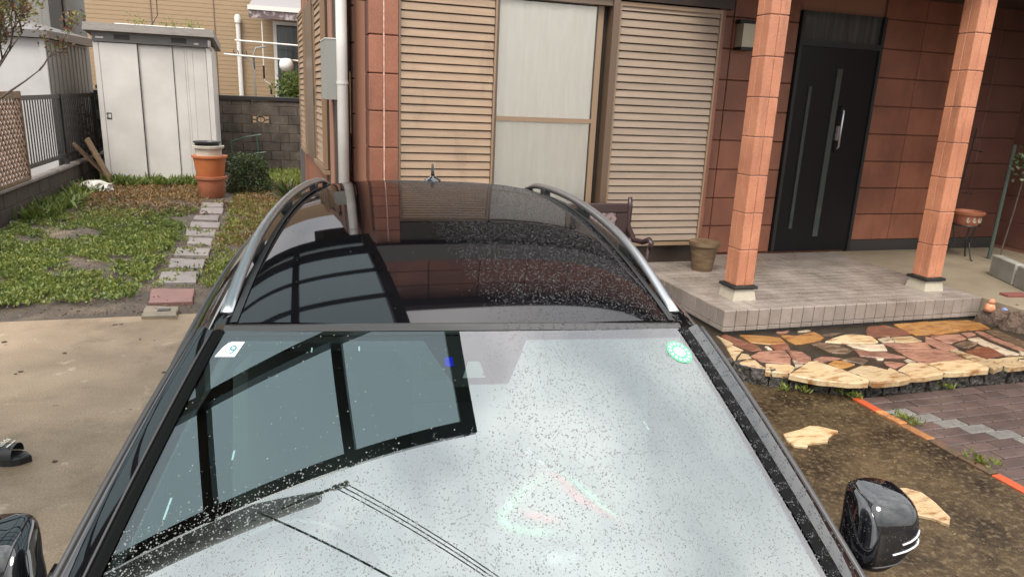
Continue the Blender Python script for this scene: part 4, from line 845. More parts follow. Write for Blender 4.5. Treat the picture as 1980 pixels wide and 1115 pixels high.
for i, (x, y) in enumerate(((7.16, 5.40), (6.93, 4.93), (6.70, 4.46))):
    tag(MB().cbox(-.24, .24, -.05, .05, 0, .22, .008).build('concrete_block', 'cblock', loc=(x, y, ZP - .008), rot=(0, 0, R(64))), ('grey concrete block nearest the leaning green pole', 'middle grey concrete block in the row on the side floor', 'grey concrete block at the near end of the row')[i], 'concrete block', 'concrete blocks standing in a row')
rw = thing('rubble_wall', 'low wall of rough brown rocks at the right end of the porch', 'wall', (6.5, 4.45, .1))
rk = [ico('rock', 'rock', .115, 2, .2, (1.3, .95, .6), i) for i in range(5)]
for i in range(16): put('rock', rk[i % 5], rw, (-.3 + .16 * (i % 8) + rng.uniform(-.04, .04), .22 - .2 * (i // 8) - .03 * (i % 8) + rng.uniform(-.03, .03), .06 - .02 * (i // 8)), (rng.uniform(0, 6), rng.uniform(0, 6), rng.uniform(0, 6)))
gy = ico('gravel_stone', 'gravel_y', .016, 1, .2, (1, 1, .7), 9); mb = MB()
for i in range(260):
    v0 = Vector((rng.uniform(-.15, .75), rng.uniform(.06, .36), .155 + rng.uniform(-.01, .01))); s_ = rng.uniform(.6, 1.5)
    mb.add([v0 + v.co * s_ for v in gy.vertices], [tuple(f.vertices) for f in gy.polygons])
stuff(mb.build('gravel', 'gravel_y', rw)); MB().box(-.2, .85, .02, .4, -.05, .14).build('fill', 'soil', rw)
fo = thing('figurine', 'small round orange ceramic figurine on the rocks at the porch corner', 'figurine', (6.13, 4.70, .225)); fo.scale = (.8,) * 3
MB().lathe([(.001, 0), (.05, .01), (.062, .05), (.045, .09), (.03, .1), (.001, .1)], 16).build('body', 'fig_o', fo, smooth=True); MB().lathe([(.001, .095), (.03, .105), (.036, .13), (.02, .155), (.001, .16)], 14, (0, -.01, 0)).build('head', 'fig_o', fo, smooth=True)
tag(MB().lathe([(.001, -.05), (.03, -.04), (.05, 0), (.03, .04), (.001, .05)], 16).build('glass_ball', 'fig_b', smooth=True, loc=(6.21, 4.62, .235)), 'small blue ball next to the orange figurine', 'ball')
tag(MB().cbox(-.12, .12, -.055, .055, 0, .075, .004).build('brick', 'redbrick', loc=(6.62, 4.86, ZP - .06), rot=(0, 0, -.15)), 'single dark red brick lying behind the yellow gravel', 'brick')

# sandal
sa = thing('sandal', 'black slide sandal with white script lettering on its strap, on the pale concrete', 'sandal', (-1.49, 3.98, 0), R(-12)); sa.scale = (1.22,) * 3
def sole(u): 
    w = [.0, .036, .044, .040, .036, .040, .047, .046, .034, 0][u]; return (-.14 + .28 * u / 9, w)
so_ = [(sole(u)[0], -sole(u)[1]) for u in range(10)] + [(sole(u)[0], sole(u)[1] * .9) for u in range(8, 0, -1)]
MB().prism(so_, 0, .034, inset=.006).build('sole', 'sandal', sa); MB().prism([(x * .86, y * .82) for x, y in so_], .034, .037, inset=.002).build('footbed', 'rubber', sa)
MB().grid(lambda u, v: (.0 + .085 * v, -.05 * math.cos(math.pi * u), .03 + .052 * max(0, math.sin(math.pi * u)) ** .7), 14, 4).build('strap', 'sandal', sa, smooth=True)
tme = text_mesh('Philda', .038, shear=.3); tme.materials.append(mt['print_w'])
put('lettering', tme, sa, (.032, -.004, .086), (R(4), 0, R(90))); MB().box(.062, .068, -.03, .0, .0815, .0845).box(.062, .068, .006, .03, .0815, .0845).build('print_bar', 'print_w', sa)
# stones and leaves on the driveway
sme = ico('pebble', 'rock', .018, 1, .2, (1.3, 1, .6), 3)
for x, y in ((-.96, 2.98), (-.92, 2.80), (-1.02, 3.05), (-.93, 4.9)): pass
P = np.stack([nrng.uniform(-2.2, -.2, 26), nrng.uniform(2.2, 6.3, 26), np.full(26, .004)], 1); mb = MB()
for p in P:
    s_ = rng.uniform(.25, .9); mb.add([Vector(p) + v.co * s_ for v in sme.vertices], [tuple(f.vertices) for f in sme.polygons])
tag(stuff(mb.build('driveway_grit', 'rock')), 'small dark bits of grit on the pale driveway', 'grit')

P = np.stack([nrng.uniform(1.6, 3.7, 330), nrng.uniform(.6, 3.9, 330), np.full(330, .004)], 1)
tag(stuff(leaves('ground_litter', P, dirs(330, .02), .018, .010, 'leaf_dry')), 'tiny tan litter scattered on the dark mossy driveway', 'litter')
mb = MB()
for i in range(160):
    s_ = rng.uniform(.12, .4); p = Vector((rng.uniform(1.6, 3.7), rng.uniform(.8, 3.75), .003)); mb.add([p + v.co * s_ for v in sme.vertices], [tuple(f.vertices) for f in sme.polygons])
tag(stuff(mb.build('mossy_grit', 'rock')), 'dark grit on the brown mossy driveway', 'grit')
# ------------------------------------------------------------------ ground cover
def field(n, x0, x1, y0, y1, dens):
    x = nrng.uniform(x0, x1, n * 4); y = nrng.uniform(y0, y1, n * 4)
    nzv = (np.sin(x * 3.1 + y * 1.3) + np.sin(x * 1.7 - y * 2.9 + 1) + np.sin(x * 6.3 + 2) * np.sin(y * 5.1) + .7 * np.sin(x * 13 + y * 9)) / 3.7
    k = (nrng.random(n * 4) < np.clip(dens(x, y) + .75 * nzv, 0, 1)); x, y = x[k][:n], y[k][:n]
    onslab = (x > -1.37) & (x < -.84) & (nrng.random(len(x)) < .90); return x[~onslab], y[~onslab]
def plants(name, label, cat, x, y, per, ln, wd, up, m, zz=.01, spread=.02):
    n = len(x) * per; bx = np.repeat(x, per) + nrng.normal(0, spread, n); by = np.repeat(y, per) + nrng.normal(0, spread, n)
    P = np.stack([bx, by, np.full(n, zz) + nrng.random(n) * .02], 1)
    return tag(stuff(leaves(name, P, dirs(n, up), ln * (.5 + nrng.random(n)), wd * (.6 + .8 * nrng.random(n)), m)), label, cat)
gx = lambda x, y: np.clip(1.0 - np.abs((y - 9.6) / 3.4) ** 3, 0, 1) * np.clip((-.95 - x) / .5, 0, 1) * .36
x, y = field(3600, -3.45, -.9, 6.95, 13.2, gx); plants('green_weeds', 'patch of low green weeds left of the stepping slabs', 'weeds', x, y, 11, .038, .021, .55, 'leaf', .02, .035)
x, y = field(2000, -3.4, -1.0, 6.85, 12, lambda x, y: np.clip(1 - np.abs(y - 8.4) / 4, 0, 1) * .5); plants('yellow_weeds', 'yellow-green weeds among the green patch', 'weeds', x, y, 7, .038, .02, .6, 'leaf_y', .03)
x, y = field(3000, -3.3, .3, 11.4, 15.2, lambda x, y: np.clip((y - 11.6) / 1.4, 0, 1) * .8 * np.clip(1.25 - (x < -1.3) * (y < 11.8) * .6, 0, 1)); plants('dry_grass', 'tan dry grass and fallen leaves in front of the shed', 'dry grass', x, y, 5, .06, .018, .35, 'leaf_dry', .015, .04)
x, y = field(900, -3.3, -.9, 11.0, 13.4, lambda x, y: np.clip(1 - np.abs(y - 12.2) / 1.2, 0, 1) * .4); plants('dead_leaves', 'dark reddish fallen leaves on the soil beyond the weeds', 'leaves', x, y, 4, .06, .035, .15, 'leaf_dead', .015, .04)
x, y = field(2600, -.92, .35, 7.3, 14.5, lambda x, y: np.full_like(x, .42) + .2 * np.sin(x * 5)); plants('mixed_grass', 'short mixed yellow-green grass right of the stepping slabs', 'grass', x, y, 5, .05, .016, .5, 'leaf_y', .01, .03)
x, y = field(1500, -.9, .3, 9, 14.6, lambda x, y: np.full_like(x, .5)); plants('brown_thatch', 'brown dead thatch right of the stepping slabs', 'dry grass', x, y, 5, .05, .016, .3, 'leaf_dry', .01, .04)
x = np.concatenate([nrng.uniform(-3.2, -1.35, 110), nrng.uniform(-3.5, -3.1, 90)]); y = np.concatenate([nrng.uniform(14.9, 15.26, 110), nrng.uniform(11, 14.6, 90)]); plants('tall_weeds', 'taller green weeds along the foot of the shed and wall', 'weeds', x, y, 9, .17, .04, 1.0, 'leaf', .02, .07)
x = nrng.uniform(-.55, .35, 400); y = nrng.uniform(15, 17.3, 400); plants('pale_weeds', 'pale yellow-green weeds in front of the block wall', 'weeds', x, y, 7, .12, .03, 1., 'leaf_y', .02, .05)
x = nrng.uniform(-3.4, .35, 2600); y = 6.5 + 5.5 * nrng.random(2600) ** 1.6; tag(stuff(leaves('soil_litter', np.stack([x, y, np.full(2600, .025)], 1), dirs(2600, .02), .022, .014, 'leaf_dead')), 'small litter and bits on the bare soil edge', 'litter')
pts = [(3.80, 3.33), (3.84, 3.28), (3.76, 3.72), (3.70, 3.80), (3.79, 2.78), (3.82, 2.74), (3.35, 3.93), (3.45, 3.88), (4.6, 3.72)]
x = np.concatenate([nrng.normal(p[0], .025, 9) for p in pts]); y = np.concatenate([nrng.normal(p[1], .03, 9) for p in pts]); plants('joint_weeds', 'tiny green weeds in the joints of the orange brick edge', 'weeds', x, y, 4, .045, .012, .8, 'leaf_y', .005, .01)
yc = thing('yucca', 'spiky grey-green rosette near the house corner', 'plant', (.02, 13.2, 0)); n = 60
stuff(leaves('foliage', np.zeros((n, 3)) + np.array([0, 0, .03]), dirs(n, .6), .42, .03, 'leaf_d', yc)); MB().lathe([(.05, 0), (.04, .08), (.001, .1)], 8).build('stem', 'bark', yc)

# ------------------------------------------------------------------ small tree at the left
tr = thing('garden_tree', 'thin bare-branched tree with sparse reddish and olive leaves at the left edge', 'tree', (-3.08, 9.0, 0))
tips = []; mb = MB(); tb = MB()
tb.tube([(0, 0, -.05), (.03, 0, .5), (-.06, 0, 1.1), (-.12, .05, 1.5)], [.05, .042, .035, .03], 8); tb.build('trunk', 'bark', tr, smooth=True)
def branch(p, d, l, r, depth):
    pts = [p]; rs = [r]; q = p.copy(); dd = d.normalized(); n = 5
    for i in range(n):
        dd = (dd + Vector((rng.uniform(-.16, .16), rng.uniform(-.16, .16), rng.uniform(-.05, .13)))).normalized(); q = q + dd * l / n; pts.append(q.copy()); rs.append(r * (1 - .75 * (i + 1) / n))
        if q.x > 1.0: break
        if depth < 3 and i >= 1 and rng.random() < .75:
            sd_ = (dd + Vector((rng.uniform(-.9, .9), rng.uniform(-.9, .9), rng.uniform(-.3, .7)))).normalized(); branch(q.copy(), sd_, l * rng.uniform(.4, .65), r * .5, depth + 1)
        if depth >= 1 and i >= 2: tips.append(q.copy())
    mb.tube(pts, [max(.002, x) for x in rs], 5)
top = Vector((-.12, .05, 1.45))
for d in ((.5, .0, 1.0), (.4, -.2, 1.2), (.1, .2, 1.2), (.95, .1, .55), (.5, .3, 1.0), (.2, -.3, 1.1), (-.3, .1, 1.), (.9, -.25, 1.0), (.6, .25, .8)):
    branch(top.copy(), Vector(d), rng.uniform(.75, 1.12), .020, 0)
mb.build('branches', 'bark', tr, smooth=True)
T = np.array([t[:] for t in tips]); T = T[T[:, 2] > 2.2]; n = 3800; P = T[nrng.integers(0, len(T), n)] + nrng.normal(0, .035, (n, 3))
k = nrng.random(n) < .58
stuff(leaves('crown', P[k], dirs(k.sum(), .1), .05, .022, 'leaf_r', tr)); stuff(leaves('crown', P[~k], dirs((~k).sum(), .1), .05, .022, 'leaf_y', tr))

# ------------------------------------------------------------------ carport, pole and wires (overhead; seen in the car's glass and paint)
cpt = thing('carport', 'black framed carport with smoke blue roof panels arching over the left half of the car', 'carport', (-2.6, 3.6, 0))
CX0, CX1, CY0, CY1 = -2.7, .45, 1.37, 4.85
def cz(x): u = (x - CX0) / (CX1 - CX0); return 2.42 + .20 * math.sin(math.pi * (.12 + .62 * u)) - .03
def CW(x, y, z): return (x + 2.6, y - 3.6, z)
raf = [CX0, -2.2, -1.52, -.82, -.12, CX1]
for a, b in zip(raf, raf[1:]):
    MB().grid(lambda u, v: CW(a + (b - a) * u, CY0 + (CY1 - CY0) * v, cz(a + (b - a) * u) + .03), 8, 2).build('roof_panel', 'poly', cpt, smooth=True)
for x in raf:
    w = .035 if x in (CX0, CX1) else .026
    MB().cbox(x - w + 2.6, x + w + 2.6, CY0 - .01 - 3.6, CY1 - 3.6, cz(x) - .04, cz(x) + .026, .004).build('rafter', 'frame_blk', cpt)
def arc(y, w, h, name, z0=0.):
    n = 14; vs = []; fs = []
    for i in range(n + 1):
        x = CX0 + (CX1 - CX0) * i / n; z = cz(x) + z0
        vs += [CW(x, y - w, z - h), CW(x, y + w, z - h), CW(x, y + w, z), CW(x, y - w, z)]
    for i in range(n):
        for k in range(4): fs.append((4 * i + k, 4 * i + (k + 1) % 4, 4 * i + 4 + (k + 1) % 4, 4 * i + 4 + k))
    MB().add(vs, fs).build(name, 'frame_blk', cpt)
arc(CY0 + .02, .03, .07, 'end_beam', .034); arc(CY1 - .02, .03, .07, 'end_beam', .034)
arc(1.93, .03, .08, 'main_beam', -.042); arc(4.2, .03, .08, 'main_beam', -.042)
for y in (2.4, 2.85, 3.3, 3.75): arc(y, .012, .03, 'purlin', -.0415)
for y in (1.93, 4.2): MB().cbox(CX0 - .06 + 2.6, CX0 + .06 + 2.6, y - .05 - 3.6, y + .05 - 3.6, 0, 2.40, .006).build('post', 'frame_blk', cpt)
up = thing('utility_pole', 'tall grey concrete utility pole with step bolts beside the street', 'utility pole', (-3.1, 1.45, 0))
MB().tube([(0, 0, 0), (.1, .72, 13)], [.29, .17], 16).build('shaft', 'pole', up, smooth=True)
for k in range(16): MB().tube([(.008 * (2 + .5 * k), .0555 * (2 + .5 * k), 2 + .5 * k), ((-1) ** k * .34, .0555 * (2 + .5 * k) - .12, 2 + .5 * k)], .008, 6).build('step_bolt', 'cable', up)
for z in (3.0,): MB().lathe([(.25, -.03), (.275, -.03), (.275, .03), (.25, .03)], 16, (.02, .17, z)).build('band', 'cable', up)
for k in range(3): MB().lathe([(.001, 0), (.05, 0), (.07, .05), (.05, .1), (.001, .14)], 10, (1.35 + .12 * k, .5, 9.65)).build('insulator', 'white', up)
MB().box(0, 1.65, .46, .52, 9.58, 9.64).build('cross_arm', 'box_grey', up)
def wire(a, b, sag, r, label):
    a, b = Vector(a), Vector(b); o = a.copy(); pts = [a.lerp(b, i / 24) - Vector((0, 0, sag * 4 * (i / 24) * (1 - i / 24))) - o for i in range(25)]
    tag(MB().tube(pts, r, 5).build('overhead_wire', 'cable', loc=o), label, 'wire', 'overhead wires from the utility pole')
for k in range(3): wire((-1.75 + .12 * k, 1.95, 9.72), (14 + .2 * k, -11.4 - .16 * k, 9.6), .5, .012, ('topmost', 'middle', 'lowest')[k] + ' of the three bundled black wires crossing over the car')
wire((-2.7, 1.9, 7.9), (12, -9.9, 7.6), .4, .017, 'thick black cable hanging below the bundled wires')
sc_ = thing('service_wire', 'thin black wire drooping across the beige house wall above the shed', 'wire', (-2.5, 17, 3.2)); MB().tube([(-.35, 0, -.45), (-.1, .2, -.25), (.07, .3, .05), (.08, .4, 1.6)], .009, 5).build('wire', 'cable', sc_)

# ================================================================== THE CAR
YAW = R(-8.65)
car = thing('car', 'black crossover car with silver roof rails, wet with rain, seen from the front', 'car', (.36675, 1.45351, 0), YAW)
HZ = 1.446
def head(u): return Vector((.528 * u, .070 * u * u, HZ - .023 * u * u))
SD = Vector((0, -math.cos(R(30)), -math.sin(R(30)))); SN_ = Vector((0, -math.sin(R(30)), math.cos(R(30))))
def WS(u, v):
    """windscreen surface: u -1..1 across, v 0..1 from the roof edge down"""
    hw = .528 + .185 * max(v, 0) ** .92
    p = Vector((hw * u, 0, HZ)) + SD * (1.0 * v) + SN_ * (-.053 * u * u * (1 + .25 * v) + .020 * math.sin(math.pi * min(v, 1)))
    p -= SD * (.052 * u * u * (1 - v))
    return p
def WSn(u, v):
    e = .01; a = WS(u + e, v) - WS(u - e, v); b = WS(u, v - e) - WS(u, v + e); return a.cross(b).normalized()
ws = MB().grid(lambda a, b: WS(2 * a - 1, b), 80, 56, flip=True).build('windscreen', 'glass_w', car, smooth=True)
for nm, fn_ in (('gu', lambda i: 2 * (i % 81) / 80 - 1), ('gv', lambda i: (i // 81) / 56)):
    at_ = ws.data.attributes.new(nm, 'FLOAT', 'POINT'); at_.data.foreach_set('value', [fn_(i) for i in range(81 * 57)])
# dark printed border, just inside the glass
def inset(u, v, d=.006): return WS(u, v) - WSn(u, v) * d
def frit_h(u):
    t = abs(u - .035); base = .028
    return base + .125 * (1 - min(1, max(0, (t - .10) / .11))) if t < .21 else base
N = 96; fb = MB()
fb.grid(lambda a, b: inset(2 * a - 1, frit_h(2 * a - 1) * b + .0), N, 4)
for s in (-1, 1): fb.grid(lambda a, b: inset(s * (.955 + .045 * a), b), 2, 24)
fb.build('dark_border', 'frit', ws, smooth=True)
def onglass(name, pts, m, d, parent=ws):
    mb = MB(); vs = [inset(u, v, d) for u, v in pts]; n = len(vs); mb.add(vs + [p - WSn(0, .1) * .0006 for p in vs], [tuple(range(n)), tuple(reversed(range(n, 2 * n)))] + [(i, i + n, (i + 1) % n + n, (i + 1) % n) for i in range(n)])
    return mb.build(name, m, parent)
onglass('camera_window', [(-.004, .085), (.042, .085), (.056, .131), (-.029, .131)], 'camglass', .0045)
onglass('blue_sensor', [(-.095, .072), (-.064, .072), (-.060, .098), (-.092, .098)], 'blue', .0045)
st = onglass('inspection_sticker', [(-.962, .047), (-.948, .035), (-.935, .031), (-.885, .031), (-.897, .072), (-.975, .072)], 'sticker', -.0012)
def glasstext(body, size, u, v, m, d, parent, roll=0., shear=0.):
    me = text_mesh(body, size, .0003, shear); me.materials.append(mt[m]); n = WSn(u, v); x = (WS(u + .01, v) - WS(u - .01, v)).normalized(); y = n.cross(x)
    p = inset(u, v, d); o = put('lettering', me, parent, (0, 0, 0)); Mx = Matrix((x, y, n)).transposed().to_4x4() @ Matrix.Rotation(roll, 4, 'Z'); Mx.translation = p; o.matrix_basis = Mx; return o
glasstext('9', .036, -.917, .055, 'sticker_t', -.0016, st)
cs = [(.908 + .054 * math.cos(t) , .073 + .032 * math.sin(t)) for t in [k * math.pi / 12 for k in range(24)]]
cw = onglass('service_sticker', cs, 'sticker_g', -.0012)
onglass('sticker_centre', [(.908 + .025 * math.cos(t), .073 + .0135 * math.sin(t)) for t in [k * math.pi / 10 for k in range(20)]], 'sticker', -.0020, cw)
glasstext('7', .022, .908, .073, 'sticker_g', -.0024, cw, roll=R(-8))
for k in range(14):
    t = k * math.pi / 7 + .2; onglass('print_mark', [(.908 + .040 * math.cos(t + a) * (1 + b), .073 + .0245 * math.sin(t + a) * (1 + b)) for a, b in ((-.1, -.14), (.1, -.14), (.1, .14), (-.1, .14))], 'sticker', -.0020, cw)
for (u, v, l) in ((-.615, .045, .013), (-.432, .042, .013), (-.765, .295, .02), (.601, .255, .022), (-.90, .385, .04)):
    onglass('glass_mark', [(u, v), (u + .006, v), (u + .010, v + l), (u + .004, v + l)], 'sticker', .0012)

# roof
RL = 2.42
def hwr(t): return .553 + .028 * math.sin(math.pi * min(1, t * 1.05)) - .045 * t * t
def zr(y): return HZ + .11 * (1 - ((y - 1.35) / 1.35) ** 2) if y < 2.0 else HZ + .11 * (1 - ((2.0 - 1.35) / 1.35) ** 2) - .2319 * .5 * (y - 2.0) - .13 * (y - 2.0) ** 2
def zr(y): return HZ + .11 * (1 - ((y - 1.35) / 1.35) ** 2)
def RF(u, t):
    y0 = .07 * u * u + .028; y = y0 + (RL - y0) * t
    return Vector((hwr(t) * u, y, zr(y) - .007 * u * u - (.015 + .012 * t) * u ** 4 - .010 * u ** 10))
roof = MB().grid(lambda a, b: RF(2 * a - 1, b), 40, 60).build('roof', 'roofpaint', car, smooth=True)
hs = MB()
hs.grid(lambda a, b: head(2 * a - 1) + Vector((0, .001 + .040 * b, .002 + .007 * math.sin(math.pi * b) + .004 * b)), 40, 5)
hs.build('header_trim', 'strip', car, smooth=True)
MB().grid(lambda a, b: head(2 * a - 1) + Vector((0, .004 - .010 * b, .001 - .006 * b)), 40, 2).build('header_seal', 'rubber', car, smooth=True)
# antenna
an = MB().lathe([(.045, 0), (.04, .012), (.022, .022), (.010, .03)], 14, sy=1.5).build('antenna', 'paint', car, smooth=True, loc=(0.02, 2.25, zr(2.25) - .002)); MB().tube([(0, .01, .02), (0, .025, .05), (0, .045, .085)], [.010, .008, .005], 8).build('mast', 'black_gloss', an, smooth=True)
# roof rails, each with feet
for s in (-1, 1):
    pts = []
    for i in range(33):
        y = .085 + 2.13 * i / 32; t = (y - .03) / RL; e = min(1, i / 9, (32 - i) / 4); e = math.sin(e * math.pi / 2)
        p = RF(s * .955, t); pts.append((p, e))
    rl = MB(); vs = []; 
    for p, e in pts:
        w = .0145; h = .004 + .011 * e; zc = .003 + .029 * e
        for a in range(8): vs.append((p.x + w * math.cos(a * math.pi / 4 + .39) + s * .006, p.y, p.z + zc + h * math.sin(a * math.pi / 4 + .39)))
    fs = [(8 * i + k, 8 * i + (k + 1) % 8, 8 * i + 8 + (k + 1) % 8, 8 * i + 8 + k) for i in range(32) for k in range(8)] + [tuple(range(7, -1, -1)), tuple(range(8 * 32, 8 * 33))]
    if s < 0: pass
    ro = rl.add(vs, fs).build('roof_rail', 'satin', car, smooth=True)
    for i in (7, 16, 26, 31):
        p, e = pts[i]; MB().cbox(p.x - .014 + s * .006, p.x + .014 + s * .006, p.y - .05, p.y + .05, p.z - .01, p.z + .004 + .024 * e, .004).build('rail_foot', 'rubber', ro)
    # roof ditch seal, cant rail, pillar
    MB().grid(lambda a, b: RF(s * (.905 + .03 * a), b) + Vector((0, 0, .003)), 2, 40, flip=s < 0).build('roof_ditch', 'rubber', car, smooth=True)
    def cant(a, b):
        p = RF(s, b); return Vector((p.x + s * (.085 * a), p.y, p.z - .006 - .075 * a ** 1.6))
    MB().grid(cant, 8, 40, flip=s < 0).build('cant_rail', 'paint', car, smooth=True)
    MB().tube([cant(1, b / 20) + Vector((s * .004, 0, -.005)) for b in range(21)], .008, 6).build('window_trim', 'strip', car, smooth=True)
    # front pillar: seal, painted face, outer corner
    def PI(v): return WS(s, v)
    def SEAL(a, b):
        if a < .5: return WS(s * ((.992 + .016 * a) if s < 0 else (.980 + .040 * a)), b) + WSn(s * .97, b) * .0025
        a = 2 * a - 1; return PI(b) + Vector((s * .024 * a, .014 * a, .0025 + .003 * math.sin(a * math.pi) - .0065 * a))
    MB().grid(SEAL, 8, 30, flip=s < 0).build('pillar_seal', 'matblack', car, smooth=True)
    def PF(a, b):
        q = PI(b) + Vector((s * .024, .014, -.004)); return q + Vector((s * (.043 + .018 * b) * a, (.030 + .07 * b) * a, .003 * math.sin(a * math.pi * .6) + (.001 + .012 * b) * a - .016 * a ** 9))
    MB().grid(PF, 8, 30, flip=s < 0).build('front_pillar', 'paint', car, smooth=True)
    MB().grid(lambda a, b: PI(b) + Vector((-s * .012 + s * .10 * a, .01 + .11 * a, -.014 - .05 * a)), 3, 24).build('pillar_lining', 'interior', car, smooth=True)
    MB().box(min(s * .755, s * .838), max(s * .755, s * .838), -.92, 2.3, .968, .9835).build('window_sill', 'rubber', car)
    MB().box(s * .775 - .01, s * .775 + .01, -1.0, 2.2, .3, .978).build('door_lining', 'interior', car)
    if s < 0: MB().tube([PF(.03, b / 24) + Vector((0, 0, .002)) for b in range(25)], .0028, 6).build('pillar_bead', 'strip', car, smooth=True)
    MB().tube([PF(.98, b / 24) + Vector((s * .004, .0, .0)) for b in range(25)], .007, 6).build('pillar_trim', 'strip', car, smooth=True)
    # side glass from the cant rail and pillar down to the belt line
    belt = lambda y: Vector((s * (.80 + .03 * math.sin(max(0, min(1, (y + .8) / 3.2)) * math.pi)), y, .985))
    top = [PF(1, 1 - k / 12) for k in range(12)] + [cant(1, k / 24) for k in range(23)]
    vs = []; nT = len(top)
    for p in top: b_ = belt(min(max(p.y, -.55), 2.3)); vs += [p, p.lerp(b_, .5) + Vector((s * .015, 0, 0)), b_]
    fs = []
    for i in range(nT - 1):
        for k in range(2): q = (3 * i + k, 3 * i + k + 1, 3 * i + 4 + k, 3 * i + 3 + k); fs.append(q if s < 0 else q[::-1])
    MB().add(vs, fs).build('side_window', 'glass_s', car, smooth=True)
    # body side in panels
    prof = [(.985, .80), (.965, .845), (.93, .858), (.80, .872), (.62, .880), (.48, .868), (.36, .85), (.25, .80)]
    def fx(y):
        f = 1.
        if y < -1.25: f -= .16 * ((-1.25 - y) / .95) ** 2.2
        if y > 1.7: f -= .10 * ((y - 1.7) / .9) ** 2
        return f
    def ztop(y): return 1 if y > -.9 else 1 - .28 * ((-.9 - y) / 1.3) ** 1.6
    def side(y, k):
        z, w = prof[k]; return Vector((s * w * fx(y), y, .25 + (z - .25) * ztop(y)))
    for nm, y0, y1 in (('front_wing', -2.15, -.66), ('front_door', -.655, .44), ('rear_door', .445, 1.36), ('rear_wing', 1.365, 2.55)):
        n = 14; vs = [side(y0 + (y1 - y0) * i / n, k) for i in range(n + 1) for k in range(8)]; fs = []
        for i in range(n):
            for k in range(7): q = (8 * i + k, 8 * i + k + 1, 8 * i + 9 + k, 8 * i + 8 + k); fs.append(q if s < 0 else q[::-1])
        pn = MB().add(vs, fs).build(nm, 'paint', car, smooth=True)
        if 'door' in nm: MB().cbox(s * .875 - .02, s * .875 + .02, y1 - .22, y1 - .04, .78, .81, .008).build('handle', 'paint', pn)
    for yw in (-1.42, 1.25):
        wh = MB().lathe([(.001, -.10), (.22, -.10), (.33, -.09), (.345, -.05), (.345, .05), (.33, .09), (.22, .095), (.21, .06)], 36).xf(Matrix.Rotation(R(90), 4, 'Y')).build('wheel', 'tyre', car, smooth=True, loc=(s * .80, yw, .345), sharp=40)
        MB().lathe([(.001, 0), (.21, 0), (.22, .02)], 36).xf(Matrix.Rotation(R(90) * s, 4, 'Y')).build('rim', 'vent', wh, loc=(s * .07, 0, 0))
        for k in range(5):
            a = k * 2 * math.pi / 5; MB().cbox(-.012, .012, -.03, .03, .03, .21, .006).xf(Matrix.Rotation(a, 4, 'X')).build('spoke', 'satin', wh, loc=(s * .09, 0, 0))
        MB().lathe([(.37, -.07), (.40, -.07), (.40, .02), (.37, .02)], 30).xf(Matrix.Rotation(R(90), 4, 'Y')).build('arch_trim', 'rubber', car, smooth=True, loc=(s * .855 * fx(yw), yw, .36), sharp=40)
def hood(u, v):
    y = -2.12 + 1.27 * v; w = .74 * (1 - .13 * (1 - v) ** 2); z = .985 - .03 * (1 - v) - .17 * (1 - v) ** 2.2 - .07 * abs(u) ** 3
    return Vector((w * u, y - .10 * (1 - v) * u * u * -1, z))
MB().grid(lambda a, b: hood(2 * a - 1, b), 30, 24).build('bonnet', 'paint', car, smooth=True)
for s in (-1, 1):
    MB().grid(lambda a, b: hood(s, b).lerp(Vector((s * .845 * (1 - .16 * (max(0, -1.25 - (-2.15 + 1.4 * b)) / .95) ** 2.2), -2.15 + 1.4 * b, .25 + .715 * (1 if -2.15 + 1.4 * b > -.9 else 1 - .28 * ((-.9 + 2.15 - 1.4 * b) / 1.3) ** 1.6))), a), 3, 20, flip=s < 0).build('wing_top', 'paint', car, smooth=True)
MB().grid(lambda a, b: Vector(((2 * a - 1) * .735, -2.12 - .10 * (1 - (2 * a - 1) ** 2) - .04 * math.sin(b * math.pi), .26 + .50 * b)), 20, 8).build('front_bumper', 'paint', car, smooth=True)
MB().grid(lambda a, b: Vector(((2 * a - 1) * .42, -2.17 - .10 * (1 - (.6 * (2 * a - 1)) ** 2), .42 + .24 * b)), 12, 4).build('grille', 'vent', car, smooth=True)
for s in (-1, 1): MB().lathe([(.001, -.06), (.06, -.05), (.085, 0), (.06, .05), (.001, .06)], 18).xf(Matrix.Diagonal((1.6, .8, .75, 1))).build('headlight', 'nwin', car, smooth=True, loc=(s * .60, -2.08, .68))
MB().grid(lambda a, b: WS(2 * a - 1, 1.0) + Vector((0, -.06 * b, .006 - .012 * b)), 20, 2, flip=True).build('cowl', 'rubber', car, smooth=True)
# tail
rb = lambda u: RF(u, 1.)
MB().grid(lambda a, b: rb(2 * a - 1).lerp(Vector(((2 * a - 1) * .70, 2.62, 1.0)), b), 20, 6).build('rear_window', 'glass_s', car, smooth=True)
MB().grid(lambda a, b: Vector(((2 * a - 1) * (.71 + .05 * math.sin(b * 3)), 2.60 + .06 * math.sin(b * math.pi) - .10 * abs(2 * a - 1) ** 4, 1.0 - .74 * b)), 20, 8).build('tailgate', 'paint', car, smooth=True)
for s in (-1, 1): MB().cbox(s * .68 - .09, s * .68 + .09, 2.50, 2.64, .82, .98, .02).build('tail_light', 'redbrick', car)
MB().box(-.80, .80, 2.28, 2.31, .3, .985).build('boot_bulkhead', 'interior', car); MB().box(-.80, .80, -.93, -.90, .3, .86).build('firewall', 'interior', car)
MB().box(-.78, .78, -2.0, 2.5, .22, .28).build('underbody', 'rubber', car)
